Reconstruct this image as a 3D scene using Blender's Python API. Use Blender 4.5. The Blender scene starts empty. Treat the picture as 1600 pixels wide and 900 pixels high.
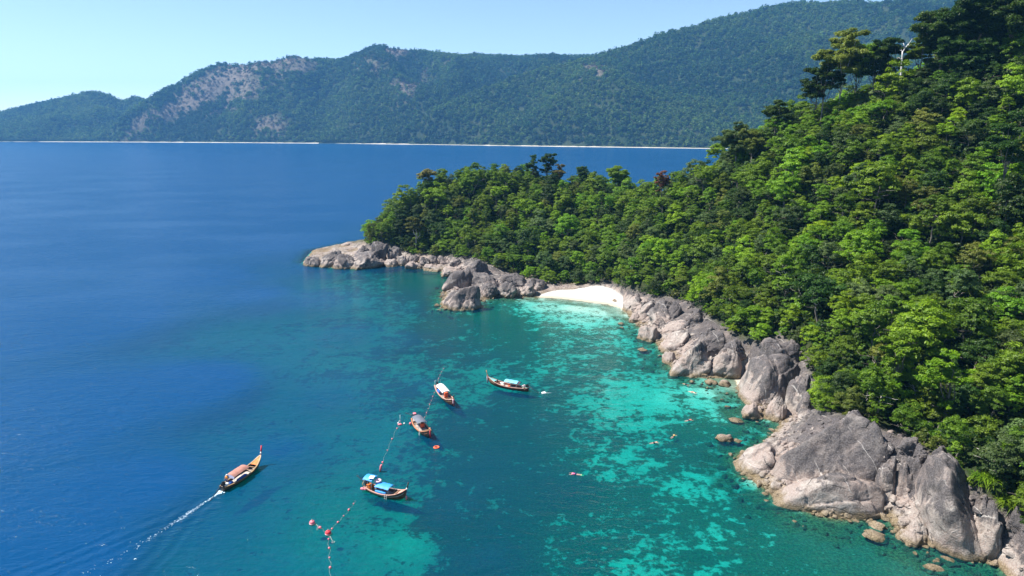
import bpy, bmesh, math, random
import numpy as np
from mathutils import Vector, Matrix, Euler

# ------------------------------------------------------------------ camera, world, sun, exposure
scene = bpy.context.scene
C = scene.collection
CAM_H = 55.0
FPX = 1100.0                                   # focal length in pixels of the 1600 x 900 photograph
PITCH = math.atan2(250.0, FPX)
cam = bpy.data.objects.new('camera', bpy.data.cameras.new('camera'))
C.objects.link(cam)
cam.data.sensor_width = 36.0
cam.data.lens = FPX / 1600.0 * 36.0
cam.data.clip_start = 0.5
cam.data.clip_end = 30000.0
cam.location = (0, 0, CAM_H)
cam.rotation_euler = (math.pi / 2 - PITCH, 0, 0)
scene.camera = cam

SUN_EL = math.radians(56)
SUN_AZ = math.atan2(-0.95, 0.12)              # from +Y towards +X: the sun stands high on the left
world = bpy.data.worlds.new("World")
scene.world = world
world.use_nodes = True
wn = world.node_tree
wn.nodes.clear()
sky = wn.nodes.new('ShaderNodeTexSky')
sky.sky_type = 'NISHITA'
sky.sun_disc = False
sky.sun_elevation = SUN_EL
sky.sun_rotation = SUN_AZ
sky.altitude = 1500
sky.air_density = 1.0
sky.dust_density = 0.1
sky.ozone_density = 0.9
bg = wn.nodes.new('ShaderNodeBackground')
bg.inputs['Strength'].default_value = 0.076
wo = wn.nodes.new('ShaderNodeOutputWorld')
wn.links.new(sky.outputs[0], bg.inputs['Color'])
wn.links.new(bg.outputs[0], wo.inputs['Surface'])

sun = bpy.data.objects.new('sun', bpy.data.lights.new('sun', 'SUN'))
C.objects.link(sun)
sun.data.energy = 4.9
sun.data.angle = math.radians(0.5)
sun.data.color = (1.0, 0.955, 0.88)
SUN_DIR = Vector((math.sin(SUN_AZ) * math.cos(SUN_EL), math.cos(SUN_AZ) * math.cos(SUN_EL), math.sin(SUN_EL)))
sun.rotation_euler = (-SUN_DIR).to_track_quat('-Z', 'Y').to_euler()
sun.location = (-100, -60, 200)

scene.view_settings.view_transform = 'Standard'
scene.view_settings.look = 'None'
scene.view_settings.exposure = 1.2
scene.view_settings.gamma = 1.0
scene.view_settings.use_curve_mapping = False
cy = scene.cycles
cy.max_bounces = 8
cy.diffuse_bounces = 4
cy.glossy_bounces = 3
cy.transmission_bounces = 4
cy.transparent_max_bounces = 12
cy.volume_bounces = 1
cy.use_denoising = True
cy.caustics_reflective = False
cy.caustics_refractive = False

rng = np.random.default_rng(11)
random.seed(11)

# ------------------------------------------------------------------ geometry of the view (used to put things where they stand)
CT, ST = math.cos(PITCH), math.sin(PITCH)

def ray(px, py):
    u, v = (px - 800.0) / FPX, (450.0 - py) / FPX
    return np.array([u, CT + v * ST, -ST + v * CT])

def at_z(px, py, z=0.0):
    r = ray(px, py)
    t = (z - CAM_H) / r[2]
    return np.array([r[0] * t, r[1] * t, z])

def at_y(px, py, y):
    r = ray(px, py)
    t = y / r[1]
    return np.array([r[0] * t, y, CAM_H + r[2] * t])

def project(p):
    p = np.asarray(p, float)
    x, y, z = p[..., 0], p[..., 1], p[..., 2] - CAM_H
    dep = y * CT - z * ST
    up = y * ST + z * CT
    return 800 + FPX * x / dep, 450 - FPX * up / dep, dep

# ------------------------------------------------------------------ numpy noise
def _h(ix, iy, iz, seed):
    n = (ix.astype(np.int64) * 374761393 + iy.astype(np.int64) * 668265263 + iz.astype(np.int64) * 2147483647 + seed * 1274126177) & 0xffffffff
    n = ((n ^ (n >> 13)) * 1274126177) & 0xffffffff
    n = ((n ^ (n >> 15)) * 2246822519) & 0xffffffff
    return ((n ^ (n >> 16)) & 0xffffff) / float(0xffffff) * 2 - 1

def vnoise(p, seed=0):
    p = np.asarray(p, float)
    i = np.floor(p)
    f = p - i
    f = f * f * f * (f * (f * 6 - 15) + 10)
    x0, y0, z0 = i[:, 0], i[:, 1], i[:, 2]
    r = 0
    for dx in (0, 1):
        wx = f[:, 0] if dx else 1 - f[:, 0]
        for dy in (0, 1):
            wy = f[:, 1] if dy else 1 - f[:, 1]
            for dz in (0, 1):
                wz = f[:, 2] if dz else 1 - f[:, 2]
                r = r + wx * wy * wz * _h(x0 + dx, y0 + dy, z0 + dz, seed)
    return r

def fbm(p, octaves=4, seed=0, gain=0.5):
    p = np.asarray(p, float)
    a, s, tot = 1.0, 0, 0
    for o in range(octaves):
        s = s + a * vnoise(p * (2.03 ** o) + o * 17.3, seed + o)
        tot += a
        a *= gain
    return s / tot

def fbm2(x, y, scale, octaves=4, seed=0, gain=0.5):
    return fbm(np.stack([x.ravel() / scale, y.ravel() / scale, np.full(x.size, 0.37)], 1), octaves, seed, gain).reshape(x.shape)

def sstep(a, b, x):
    t = np.clip((x - a) / (b - a), 0, 1)
    return t * t * (3 - 2 * t)

# ------------------------------------------------------------------ mesh / object helpers
def mesh_np(name, verts, faces_flat, sizes, smooth=True):
    """faces_flat: vertex indices, sizes: int (all faces alike) or an array"""
    me = bpy.data.meshes.new(name)
    verts = np.asarray(verts, np.float32)
    faces_flat = np.asarray(faces_flat, np.int32).ravel()
    if np.isscalar(sizes):
        n = len(faces_flat) // sizes
        start = np.arange(n, dtype=np.int32) * sizes
    else:
        sizes = np.asarray(sizes, np.int32)
        n = len(sizes)
        start = np.concatenate([[0], np.cumsum(sizes)[:-1]]).astype(np.int32)
    me.vertices.add(len(verts))
    me.vertices.foreach_set('co', verts.ravel())
    me.loops.add(len(faces_flat))
    me.loops.foreach_set('vertex_index', faces_flat)
    me.polygons.add(n)
    me.polygons.foreach_set('loop_start', start)
    me.update(calc_edges=True)
    me.validate()
    me.polygons.foreach_set('use_smooth', np.full(len(me.polygons), smooth, bool))
    return me

def fattr(me, name, vals, domain='POINT'):
    a = me.attributes.new(name, 'FLOAT', domain)
    a.data.foreach_set('value', np.asarray(vals, np.float32).ravel())

def link(name, me, parent=None, mat=None):
    o = bpy.data.objects.new(name, me)
    C.objects.link(o)
    if parent is not None:
        o.parent = parent
    if mat is not None and not me.materials:
        me.materials.append(mat)
    return o

def tag(o, label=None, cat=None, group=None, kind=None):
    if label: o['label'] = label
    if cat: o['category'] = cat
    if group: o['group'] = group
    if kind: o['kind'] = kind
    return o

def empty(name, loc, rz=0.0, label=None, cat=None, group=None):
    o = bpy.data.objects.new(name, None)
    C.objects.link(o)
    o.empty_display_size = 0.3
    o.location = loc
    o.rotation_euler = (0, 0, rz)
    return tag(o, label, cat, group)

def grid_mesh(name, xs, ys, Z, keep=None):
    nx, ny = len(xs), len(ys)
    X, Y = np.meshgrid(xs, ys)
    v = np.stack([X, Y, Z], -1).reshape(-1, 3)
    i = np.arange(nx * ny).reshape(ny, nx)
    f = np.stack([i[:-1, :-1], i[:-1, 1:], i[1:, 1:], i[1:, :-1]], -1)
    if keep is not None:
        k = keep[:-1, :-1] | keep[:-1, 1:] | keep[1:, 1:] | keep[1:, :-1]
        f = f[k]
    return mesh_np(name, v, f.reshape(-1), 4)

# ------------------------------------------------------------------ node helpers
class NT:
    def __init__(self, name):
        self.m = bpy.data.materials.new(name)
        self.m.use_nodes = True
        self.t = self.m.node_tree
        self.t.nodes.clear()
        self.out = self.t.nodes.new('ShaderNodeOutputMaterial')
    def n(self, typ, **kw):
        nd = self.t.nodes.new(typ)
        ins = kw.pop('ins', {})
        for k, v in kw.items():
            setattr(nd, k, v)
        for k, v in ins.items():
            self.set(nd.inputs[k], v)
        return nd
    def set(self, sock, v):
        if isinstance(v, bpy.types.NodeSocket):
            self.t.links.new(v, sock)
        elif isinstance(v, bpy.types.Node):
            self.t.links.new(v.outputs[0], sock)
        else:
            if hasattr(sock.default_value, '__len__') and hasattr(v, '__len__') and len(sock.default_value) == 4 and len(v) == 3:
                v = (*v, 1.0)
            sock.default_value = v
    def math(self, op, a, b=None, c=None, clamp=False):
        nd = self.n('ShaderNodeMath', operation=op, use_clamp=clamp)
        self.set(nd.inputs[0], a)
        if b is not None: self.set(nd.inputs[1], b)
        if c is not None: self.set(nd.inputs[2], c)
        return nd.outputs[0]
    def vmath(self, op, a, b=None):
        nd = self.n('ShaderNodeVectorMath', operation=op)
        self.set(nd.inputs[0], a)
        if b is not None: self.set(nd.inputs[1], b)
        return nd.outputs[0]
    def noise(self, vec, scale, detail=4, rough=0.55, dist=0.0, dim='3D'):
        nd = self.n('ShaderNodeTexNoise', noise_dimensions=dim)
        if vec is not None: self.set(nd.inputs['Vector'], vec)
        for k, v in (('Scale', scale), ('Detail', detail), ('Roughness', rough), ('Distortion', dist)):
            self.set(nd.inputs[k], v)
        return nd.outputs[0]
    def ramp(self, x, lo, hi, a=0.0, b=1.0):
        nd = self.n('ShaderNodeMapRange', interpolation_type='SMOOTHSTEP')
        for k, v in (('Value', x), ('From Min', lo), ('From Max', hi), ('To Min', a), ('To Max', b)):
            self.set(nd.inputs[k], v)
        return nd.outputs[0]
    def mix(self, f, a, b, blend='MIX'):
        nd = self.n('ShaderNodeMix', data_type='RGBA', blend_type=blend)
        self.set(nd.inputs[0], f)
        self.set(nd.inputs[6], a)
        self.set(nd.inputs[7], b)
        return nd.outputs[2]
    def attr(self, name, kind='GEOMETRY'):
        return self.n('ShaderNodeAttribute', attribute_name=name, attribute_type=kind).outputs['Fac']
    def pos(self):
        return self.n('ShaderNodeNewGeometry').outputs['Position']
    def objco(self):
        return self.n('ShaderNodeTexCoord').outputs['Object']
    def scaled(self, vec, s):
        nd = self.n('ShaderNodeMapping')
        self.set(nd.inputs['Vector'], vec)
        nd.inputs['Scale'].default_value = s
        return nd.outputs[0]
    def bump(self, h, strength, dist):
        nd = self.n('ShaderNodeBump')
        self.set(nd.inputs['Height'], h)
        self.set(nd.inputs['Strength'], strength)
        self.set(nd.inputs['Distance'], dist)
        return nd.outputs[0]
    def surface(self, sh):
        self.t.links.new(sh if isinstance(sh, bpy.types.NodeSocket) else sh.outputs[0], self.out.inputs['Surface'])
        return self.m

def paint(name, col, rough=0.55, var=0.25, scale=6.0, spec=0.4, worn=None):
    """painted or plain surface: base colour with patchy wear in object space"""
    t = NT(name)
    co = t.objco()
    n1 = t.noise(co, scale, 5, 0.6)
    n2 = t.noise(co, scale * 7, 3, 0.6)
    d = tuple(c * (1 - var) for c in col)
    cc = t.mix(t.ramp(n1, 0.35, 0.65), d, col)
    if worn is not None:
        cc = t.mix(t.math('MULTIPLY', t.ramp(n2, 0.52, 0.68), 0.7), cc, worn)
    b = t.n('ShaderNodeBsdfPrincipled', ins={'Base Color': cc, 'Roughness': rough, 'Specular IOR Level': spec,
                                             'Normal': t.bump(n2, 0.25, 0.02)})
    return t.surface(b)

# ================================================================== THE ISLAND: ground, seabed
# waterline of the island as it is seen, tip of the headland first
SHORE_PX = [(474, 409), (500, 416), (522, 419), (562, 421), (600, 415), (612, 409), (640, 414), (672, 419), (700, 427), (716, 434),
            (700, 449), (691, 460), (690, 482), (724, 484), (746, 472), (775, 464), (806, 464), (830, 464), (870, 466), (912, 471),
            (950, 476), (972, 482), (984, 494), (1000, 512), (1022, 532), (1038, 552), (1048, 574), (1078, 588), (1108, 591), (1128, 590),
            (1150, 592), (1152, 606), (1166, 628), (1188, 652), (1222, 662), (1200, 690), (1150, 712), (1164, 742), (1200, 768), (1212, 780), (1256, 798),
            (1296, 810), (1336, 812), (1372, 800), (1388, 806), (1404, 832), (1430, 848), (1480, 850), (1520, 872), (1562, 878),
            (1580, 905), (1640, 960)]
BACK_XY = [(115, 20), (330, 40), (420, 250), (330, 390), (180, 430), (80, 410), (10, 392), (-48, 362), (-78, 345), (-92, 320)]
shore = np.array([at_z(*p)[:2] for p in SHORE_PX])
poly = np.concatenate([shore, np.array(BACK_XY, float)])

def signed_dist(x, y):
    """distance to the island's waterline, positive on land"""
    P = np.stack([x.ravel(), y.ravel()], 1)
    best = np.full(len(P), 1e9)
    inside = np.zeros(len(P), bool)
    n = len(poly)
    for i in range(n):
        a, b = poly[i], poly[(i + 1) % n]
        ab = b - a
        t = np.clip(((P - a) @ ab) / (ab @ ab + 1e-9), 0, 1)
        best = np.minimum(best, np.hypot(*(P - a - t[:, None] * ab).T))
        c = (a[1] > P[:, 1]) != (b[1] > P[:, 1])
        xi = a[0] + (P[:, 1] - a[1]) / (b[1] - a[1] + 1e-12) * ab[0]
        inside ^= c & (P[:, 0] < xi)
    return np.where(inside, best, -best).reshape(x.shape)

# edge of the forest above the rocks: pixel and height of the ground there
EDGE = [(575, 383, 3.5), (606, 388, 4), (640, 398, 2.5), (690, 403, 2.5), (735, 404, 4.5), (765, 416, 5), (800, 430, 4), (850, 444, 2.0),
        (905, 447, 1.5), (955, 443, 2.5), (985, 455, 4), (1020, 465, 5.5), (1075, 470, 7), (1098, 490, 7), (1130, 514, 6.5), (1160, 535, 6),
        (1190, 538, 7), (1218, 524, 9), (1250, 545, 8), (1272, 590, 6), (1282, 640, 7), (1330, 655, 8.5), (1395, 680, 9), (1440, 700, 9), (1500, 745, 8.5),
        (1545, 785, 7), (1600, 815, 7), (1660, 850, 7), (1900, 1000, 7), (2500, 1300, 7)]
EDGE_X = np.array([e[0] for e in EDGE], float)
EDGE_Y = np.array([e[1] for e in EDGE], float)

# canopy seen against what is behind it: pixel, distance along the view, height of the trees there
HILL = [(640, 294, 318, 10), (690, 260, 322, 10), (760, 250, 326, 11), (830, 254, 326, 11), (880, 274, 318, 11), (950, 278, 300, 11), (1008, 306, 268, 10),
        (1050, 272, 264, 10), (1105, 255, 258, 10), (1150, 215, 246, 10), (1210, 178, 236, 10), (1275, 150, 230, 11), (1340, 125, 228, 11), (1400, 108, 226, 11), (1450, 90, 224, 11),
        (1500, 40, 220, 11), (1560, 0, 216, 11), (1640, -40, 212, 11),
        (600, 338, 306, 8), (660, 350, 300, 9), (720, 330, 296, 10), (800, 330, 284, 10), (800, 400, 252, 9), (880, 400, 248, 10), (880, 340, 272, 10), (950, 390, 238, 10),
        (1000, 380, 225, 10), (1000, 335, 246, 10), (1100, 400, 200, 10), (1100, 325, 231, 10), (1200, 450, 160, 10), (1200, 350, 184, 10), (1200, 260, 208, 10),
        (1300, 560, 118, 9), (1300, 450, 142, 10), (1300, 350, 166, 10), (1300, 250, 192, 10), (1400, 600, 108, 10), (1400, 500, 126, 10), (1400, 400, 146, 10),
        (1400, 300, 167, 10), (1400, 200, 190, 10), (1500, 640, 100, 10), (1500, 560, 112, 10), (1500, 450, 131, 10), (1500, 350, 150, 10), (1500, 250, 170, 10), (1500, 130, 192, 10),
        (1600, 680, 94, 10), (1600, 560, 110, 10), (1600, 400, 136, 10), (1600, 250, 165, 10), (1600, 100, 190, 10)]
ctrl = [(p[0], p[1], 0.0) for p in poly[::1]]
ctrl += [tuple(at_z(px, py, z)) for px, py, z in EDGE]
for px, py, y, th in HILL:
    p = at_y(px, py, y)
    ctrl.append((p[0], p[1], p[2] - th))
# the far side of the ridge falls back to the sea
ctrl += [(-30, 345, 8), (10, 352, 16), (55, 350, 14), (90, 320, 10), (120, 320, 16), (170, 300, 40), (230, 300, 50), (300, 230, 62), (230, 120, 62), (150, 60, 32), (300, 330, 20), (200, 370, 12)]
ctrl = np.array(ctrl)

def tps_fit(P, z, smooth):
    n = len(P)
    d = np.hypot(P[:, None, 0] - P[None, :, 0], P[:, None, 1] - P[None, :, 1]) / 100
    K = np.where(d > 0, d * d * np.log(d + 1e-12), 0) + np.eye(n) * smooth
    Q = np.concatenate([np.ones((n, 1)), P / 100], 1)
    A = np.block([[K, Q], [Q.T, np.zeros((3, 3))]])
    return np.linalg.solve(A, np.concatenate([z, np.zeros(3)]))

def tps_eval(P, w, x, y):
    out = np.zeros(x.size)
    X = np.stack([x.ravel(), y.ravel()], 1)
    for s in range(0, len(X), 20000):
        q = X[s:s + 20000]
        d = np.hypot(q[:, None, 0] - P[None, :, 0], q[:, None, 1] - P[None, :, 1]) / 100
        K = np.where(d > 0, d * d * np.log(d + 1e-12), 0)
        out[s:s + 20000] = K @ w[:-3] + w[-3] + (q / 100) @ w[-2:]
    return out.reshape(x.shape)

land_w = tps_fit(ctrl[:, :2], ctrl[:, 2], 0.0006)

# the sea floor: pixel, depth, share of the floor under coral
SEA = [(0, 260, 22, 0), (300, 250, 22, 0), (700, 240, 22, 0), (1000, 240, 22, 0), (450, 320, 20, 0), (0, 400, 22, 0), (100, 500, 22, 0), (60, 650, 22, 0), (0, 860, 20, 0),
       (120, 880, 16, 0), (300, 600, 18, 0), (200, 760, 17, 0), (300, 830, 12, 0), (300, 890, 10.5, 0), (420, 880, 9.3, .05), (440, 700, 13, .05), (500, 620, 12, .1), (540, 520, 11, .1),
       (430, 420, 13, 0), (400, 380, 16, 0), (400, 460, 15, 0), (330, 430, 17, 0), (470, 470, 12.5, 0.1), (600, 490, 7.5, .3), (570, 445, 6.5, .4), (650, 440, 3.6, .95), (690, 437, 1.6, 1), (620, 530, 8.2, .4),
       (690, 510, 4.2, .85), (640, 600, 7.8, .45), (580, 680, 8.4, .2), (540, 760, 7.6, 0.1), (500, 850, 7.2, .1), (640, 840, 4.8, .1), (600, 800, 6.2, .15), (700, 800, 6.6, .9),
       (740, 870, 6.6, 1), (750, 730, 6.2, .85), (720, 640, 6, .6), (700, 580, 5.4, .4), (800, 520, 2.6, .85), (770, 490, 2.2, .95), (850, 480, .7, .35), (900, 482, .35, .05), (940, 488, .45, .1), (905, 500, .9, .25), (870, 510, 1.7, .6),
       (950, 510, 1.4, .45), (880, 560, 3, .5), (960, 560, 2.3, .55), (955, 640, 2.6, .3), (880, 650, 4, .6), (820, 660, 5, .85), (850, 760, 5.4, .95), (950, 720, 3, .35), (1000, 600, 2.4, .3),
       (1060, 620, 1.6, .4), (1110, 612, .8, .15), (1140, 596, .25, .05), (1050, 700, 3, .65), (1100, 670, 2.1, .65), (1150, 650, 1, .6), (1130, 760, 2.6, .4), (1000, 800, 3.2, .5),
       (900, 860, 3.8, .65), (1050, 880, 2.8, .55), (1200, 860, 2.2, .65), (1300, 870, 1.6, .75), (1420, 890, 1.2, .9), (1250, 815, 1.4, .75), (1000, 890, 3, .4), (1120, 830, 2.3, .5), (1080, 800, 2.6, .6)]
SP = np.array([at_z(px, py)[:2] for px, py, _, _ in SEA])
SD = np.array([s[2] for s in SEA], float)
SC = np.array([s[3] for s in SEA], float)

def idw(vals, x, y, power=2.6):
    X = np.stack([x.ravel(), y.ravel()], 1)
    out = np.zeros(len(X))
    for s in range(0, len(X), 20000):
        q = X[s:s + 20000]
        # distances shrink with range from the viewer's side so that far controls reach as far as they are spaced
        d2 = (q[:, None, 0] - SP[None, :, 0]) ** 2 + (q[:, None, 1] - SP[None, :, 1]) ** 2
        w = 1.0 / (d2 / (40 + 0.0009 * (SP[:, 0] ** 2 + SP[:, 1] ** 2)) + 0.02) ** (power / 2)
        out[s:s + 20000] = (w @ vals) / w.sum(1)
    return out.reshape(x.shape)

# beach: the white cove and the small patch of sand between the boulders
BEACH_PX = [(826, 466), (838, 462), (856, 457), (880, 454), (925, 453), (942, 454), (956, 461), (972, 470), (975, 486), (930, 478), (870, 470)]
POCKET_PX = [(1132, 592), (1136, 580), (1150, 573), (1166, 575), (1166, 588), (1156, 598), (1140, 604)]
def in_poly(px, py, P):
    r = np.zeros(px.shape, bool)
    n = len(P)
    for i in range(n):
        (ax, ay), (bx, by) = P[i], P[(i + 1) % n]
        c = (ay > py) != (by > py)
        r ^= c & (px < ax + (py - ay) / (by - ay + 1e-9) * (bx - ax))
    return r

def poly_dist_px(px, py, P):
    """rough distance in pixels inside (+) or outside (-) a pixel polygon"""
    best = np.full(px.shape, 1e9)
    n = len(P)
    for i in range(n):
        a, b = np.array(P[i], float), np.array(P[(i + 1) % n], float)
        ab = b - a
        t = np.clip(((px - a[0]) * ab[0] + (py - a[1]) * ab[1]) / (ab @ ab), 0, 1)
        best = np.minimum(best, np.hypot(px - a[0] - t * ab[0], py - a[1] - t * ab[1]))
    return np.where(in_poly(px, py, P), best, -best)

BEACH_W = [at_z(px, py, 0.6)[:2] for px, py in BEACH_PX]
POCKET_W = [at_z(px, py, 0.3)[:2] for px, py in POCKET_PX]

def ground(x, y, fine=True):
    """height of the ground or sea floor, with masks"""
    sd = signed_dist(x, y)
    land = tps_eval(ctrl[:, :2], land_w, x, y)
    beach = sstep(-1.5, 1.5, poly_dist_px(x, y, BEACH_W))
    pocket = sstep(-0.8, 0.6, poly_dist_px(x, y, POCKET_W))
    sand = np.maximum(beach, pocket)
    land = np.maximum(land, np.minimum(0.05 + 0.35 * sd, 1.0))
    land = np.where(sand > 0, land * (1 - sand) + sand * np.minimum(land, np.clip(0.07 * sd + 0.02, 0, 1.6)), land)
    if fine:
        rough = fbm2(x, y, 5.0, 4, 3)
        land = land + rough * 1.2 * sstep(0, 4, sd) * (1 - sand)
    dep = idw(SD, x, y)
    near = np.clip(-sd, 0, None)
    dep = np.minimum(dep, 0.15 + near * (1 + sstep(4.5, 10, dep) * 2.5) * (0.5 * (1 - sstep(0.0, 14, near)) + 0.35) * (1 - 0.86 * np.clip(sstep(-26, 0, poly_dist_px(x, y, BEACH_W)) + sstep(-7, 0, poly_dist_px(x, y, POCKET_W)), 0, 1)))
    if fine:
        dep = dep * (1 + 0.13 * fbm2(x, y, 9.0, 3, 21) * sstep(14, 6, dep))
    h = np.where(sd > 0, land, -np.clip(dep, 0.05, 30))
    return h, sd, sand

def axis(lo, hi, step, far_lo, far_hi, growth=1.16):
    a = list(np.arange(lo, hi + 1e-6, step))
    s, v = step, a[-1]
    while v < far_hi:
        s *= growth; v += s; a.append(v)
    s, v = step, a[0]
    while v > far_lo:
        s *= growth; v -= s; a.insert(0, v)
    return np.array(a)

GX = axis(-95, 205, 1.1, -9000, 9000)
GY = axis(52, 360, 1.1, -400, 9000)
X, Y = np.meshgrid(GX, GY)
GH, GSD, GSAND = ground(X, Y)
APPARENT = 0.32                                # refraction and slope of the bay: the floor lies at this share of the optical depth
GH = np.where(GH < 0, GH * APPARENT, GH)
coral = np.clip(idw(SC, X, Y), 0, 1)
far = (np.abs(X) > 700) | (Y > 900)
ter_me = grid_mesh('ground', GX, GY, GH)
fattr(ter_me, 'sand', GSAND)
fattr(ter_me, 'depth', np.clip(-GH / APPARENT, 0, 30))
fattr(ter_me, 'coral', coral)
pxg, pyg, dg_ = project(np.stack([X, Y, GH], -1))
edge_y = np.interp(pxg, EDGE_X, EDGE_Y)
rockmask = sstep(-14, 4, pyg - edge_y) * (GSD > -6)
fattr(ter_me, 'rock', np.clip(rockmask, 0, 1))

def height_at(x, y):
    """bilinear look-up in the ground sheet"""
    x = np.atleast_1d(np.asarray(x, float)); y = np.atleast_1d(np.asarray(y, float))
    ix = np.clip(np.searchsorted(GX, x) - 1, 0, len(GX) - 2)
    iy = np.clip(np.searchsorted(GY, y) - 1, 0, len(GY) - 2)
    fx = (x - GX[ix]) / (GX[ix + 1] - GX[ix]); fy = (y - GY[iy]) / (GY[iy + 1] - GY[iy])
    return ((GH[iy, ix] * (1 - fx) + GH[iy, ix + 1] * fx) * (1 - fy) + (GH[iy + 1, ix] * (1 - fx) + GH[iy + 1, ix + 1] * fx) * fy)

# granite used on boulders and on the rocky banks
def granite_nodes(t, pos, co, tone=0.0, dark=0.5):
    """colour and relief of weathered granite: pale pinkish grey, black lichen staining, ochre tide band"""
    big = t.noise(co, 0.16, 4, 0.6, 0.6)
    mid = t.noise(co, 0.9, 5, 0.65, 0.4)
    fin = t.noise(co, 5.0, 5, 0.7)
    base = t.mix(t.ramp(mid, 0.3, 0.7), (0.15, 0.122, 0.106), (0.37, 0.325, 0.29))
    base = t.mix(t.ramp(big, 0.35, 0.62), base, (0.255, 0.195, 0.168))
    base = t.mix(t.math('MULTIPLY', t.ramp(fin, 0.42, 0.7), 0.55), base, (0.41, 0.385, 0.355))
    z = t.n('ShaderNodeSeparateXYZ', ins={0: pos}).outputs[2]
    # lichen staining: grows high above the spray, in streaks that run down
    streak = t.noise(t.scaled(co, (1, 1, 0.22)), 0.55, 5, 0.62, 0.8)
    up = t.math('ADD', t.math('MULTIPLY', t.ramp(z, 1.2, 7.0), 0.34), streak)
    stain = t.ramp(up, 0.76 - dark * 0.22, 0.93 - dark * 0.22)
    base = t.mix(t.math('MULTIPLY', stain, t.ramp(t.noise(co, 0.35, 4, 0.6), 0.30, 0.55, 0.55, 0.92)), base, t.mix(t.ramp(fin, 0.35, 0.7), (0.036, 0.034, 0.037), (0.125, 0.112, 0.112)))
    # pale quartz veins and drips
    wv = t.vmath('ADD', co, t.vmath('SCALE', t.n('ShaderNodeTexNoise', ins={'Vector': co, 'Scale': 0.25, 'Detail': 4.0}).outputs[1], None))
    vs = t.n('ShaderNodeVectorMath', operation='DOT_PRODUCT', ins={0: wv, 1: (0.30, 0.09, 0.05)}).outputs['Value']
    vline = t.math('ABSOLUTE', t.math('SUBTRACT', t.math('FRACT', vs), 0.5))
    vv = t.math('MULTIPLY', t.ramp(vline, 0.022, 0.006), t.ramp(t.noise(co, 0.22, 4, 0.6), 0.46, 0.62))
    base = t.mix(t.math('MULTIPLY', vv, 0.5), base, (0.6, 0.56, 0.52))
    # tide band
    zz = t.math('ADD', z, t.math('MULTIPLY', t.math('SUBTRACT', mid, 0.5), 1.6))
    base = t.mix(t.math('MULTIPLY', t.ramp(zz, 1.5, 0.35), 0.8), base, t.mix(t.ramp(fin, 0.35, 0.65), (0.085, 0.06, 0.025), (0.24, 0.18, 0.10)))
    base = t.mix(t.math('MULTIPLY', t.ramp(zz, 0.35, -0.25), 0.85), base, (0.045, 0.045, 0.02))
    # joints
    cr = t.n('ShaderNodeTexVoronoi', feature='DISTANCE_TO_EDGE', ins={'Vector': t.vmath('ADD', t.scaled(co, (0.55, 0.75, 1.0)), t.vmath('SCALE', t.n('ShaderNodeTexNoise', ins={'Vector': co, 'Scale': 0.45, 'Detail': 4.0}).outputs[1], None)), 'Scale': 0.3})
    crack = t.math('MAXIMUM', t.ramp(cr.outputs['Distance'], 0.0, 0.02), t.ramp(t.noise(co, 0.28, 3), 0.63, 0.56))
    h = t.math('ADD', t.math('ADD', t.math('MULTIPLY', fin, 0.35), t.math('MULTIPLY', mid, 0.8)), t.math('MULTIPLY', crack, 0.5))
    base = t.mix(t.math('MULTIPLY', t.math('SUBTRACT', 1.0, crack), 0.75), base, (0.05, 0.042, 0.036))
    return base, t.bump(h, 0.9, 0.45), z

def granite(name, dark):
    t = NT(name)
    pos = t.pos()
    co = t.vmath('ADD', pos, t.vmath('SCALE', t.n('ShaderNodeObjectInfo').outputs['Random']))
    c, b, _ = granite_nodes(t, pos, pos, 0, dark)
    return t.surface(t.n('ShaderNodeBsdfPrincipled', ins={'Base Color': c, 'Roughness': 0.8, 'Specular IOR Level': 0.25, 'Normal': b}))

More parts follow.
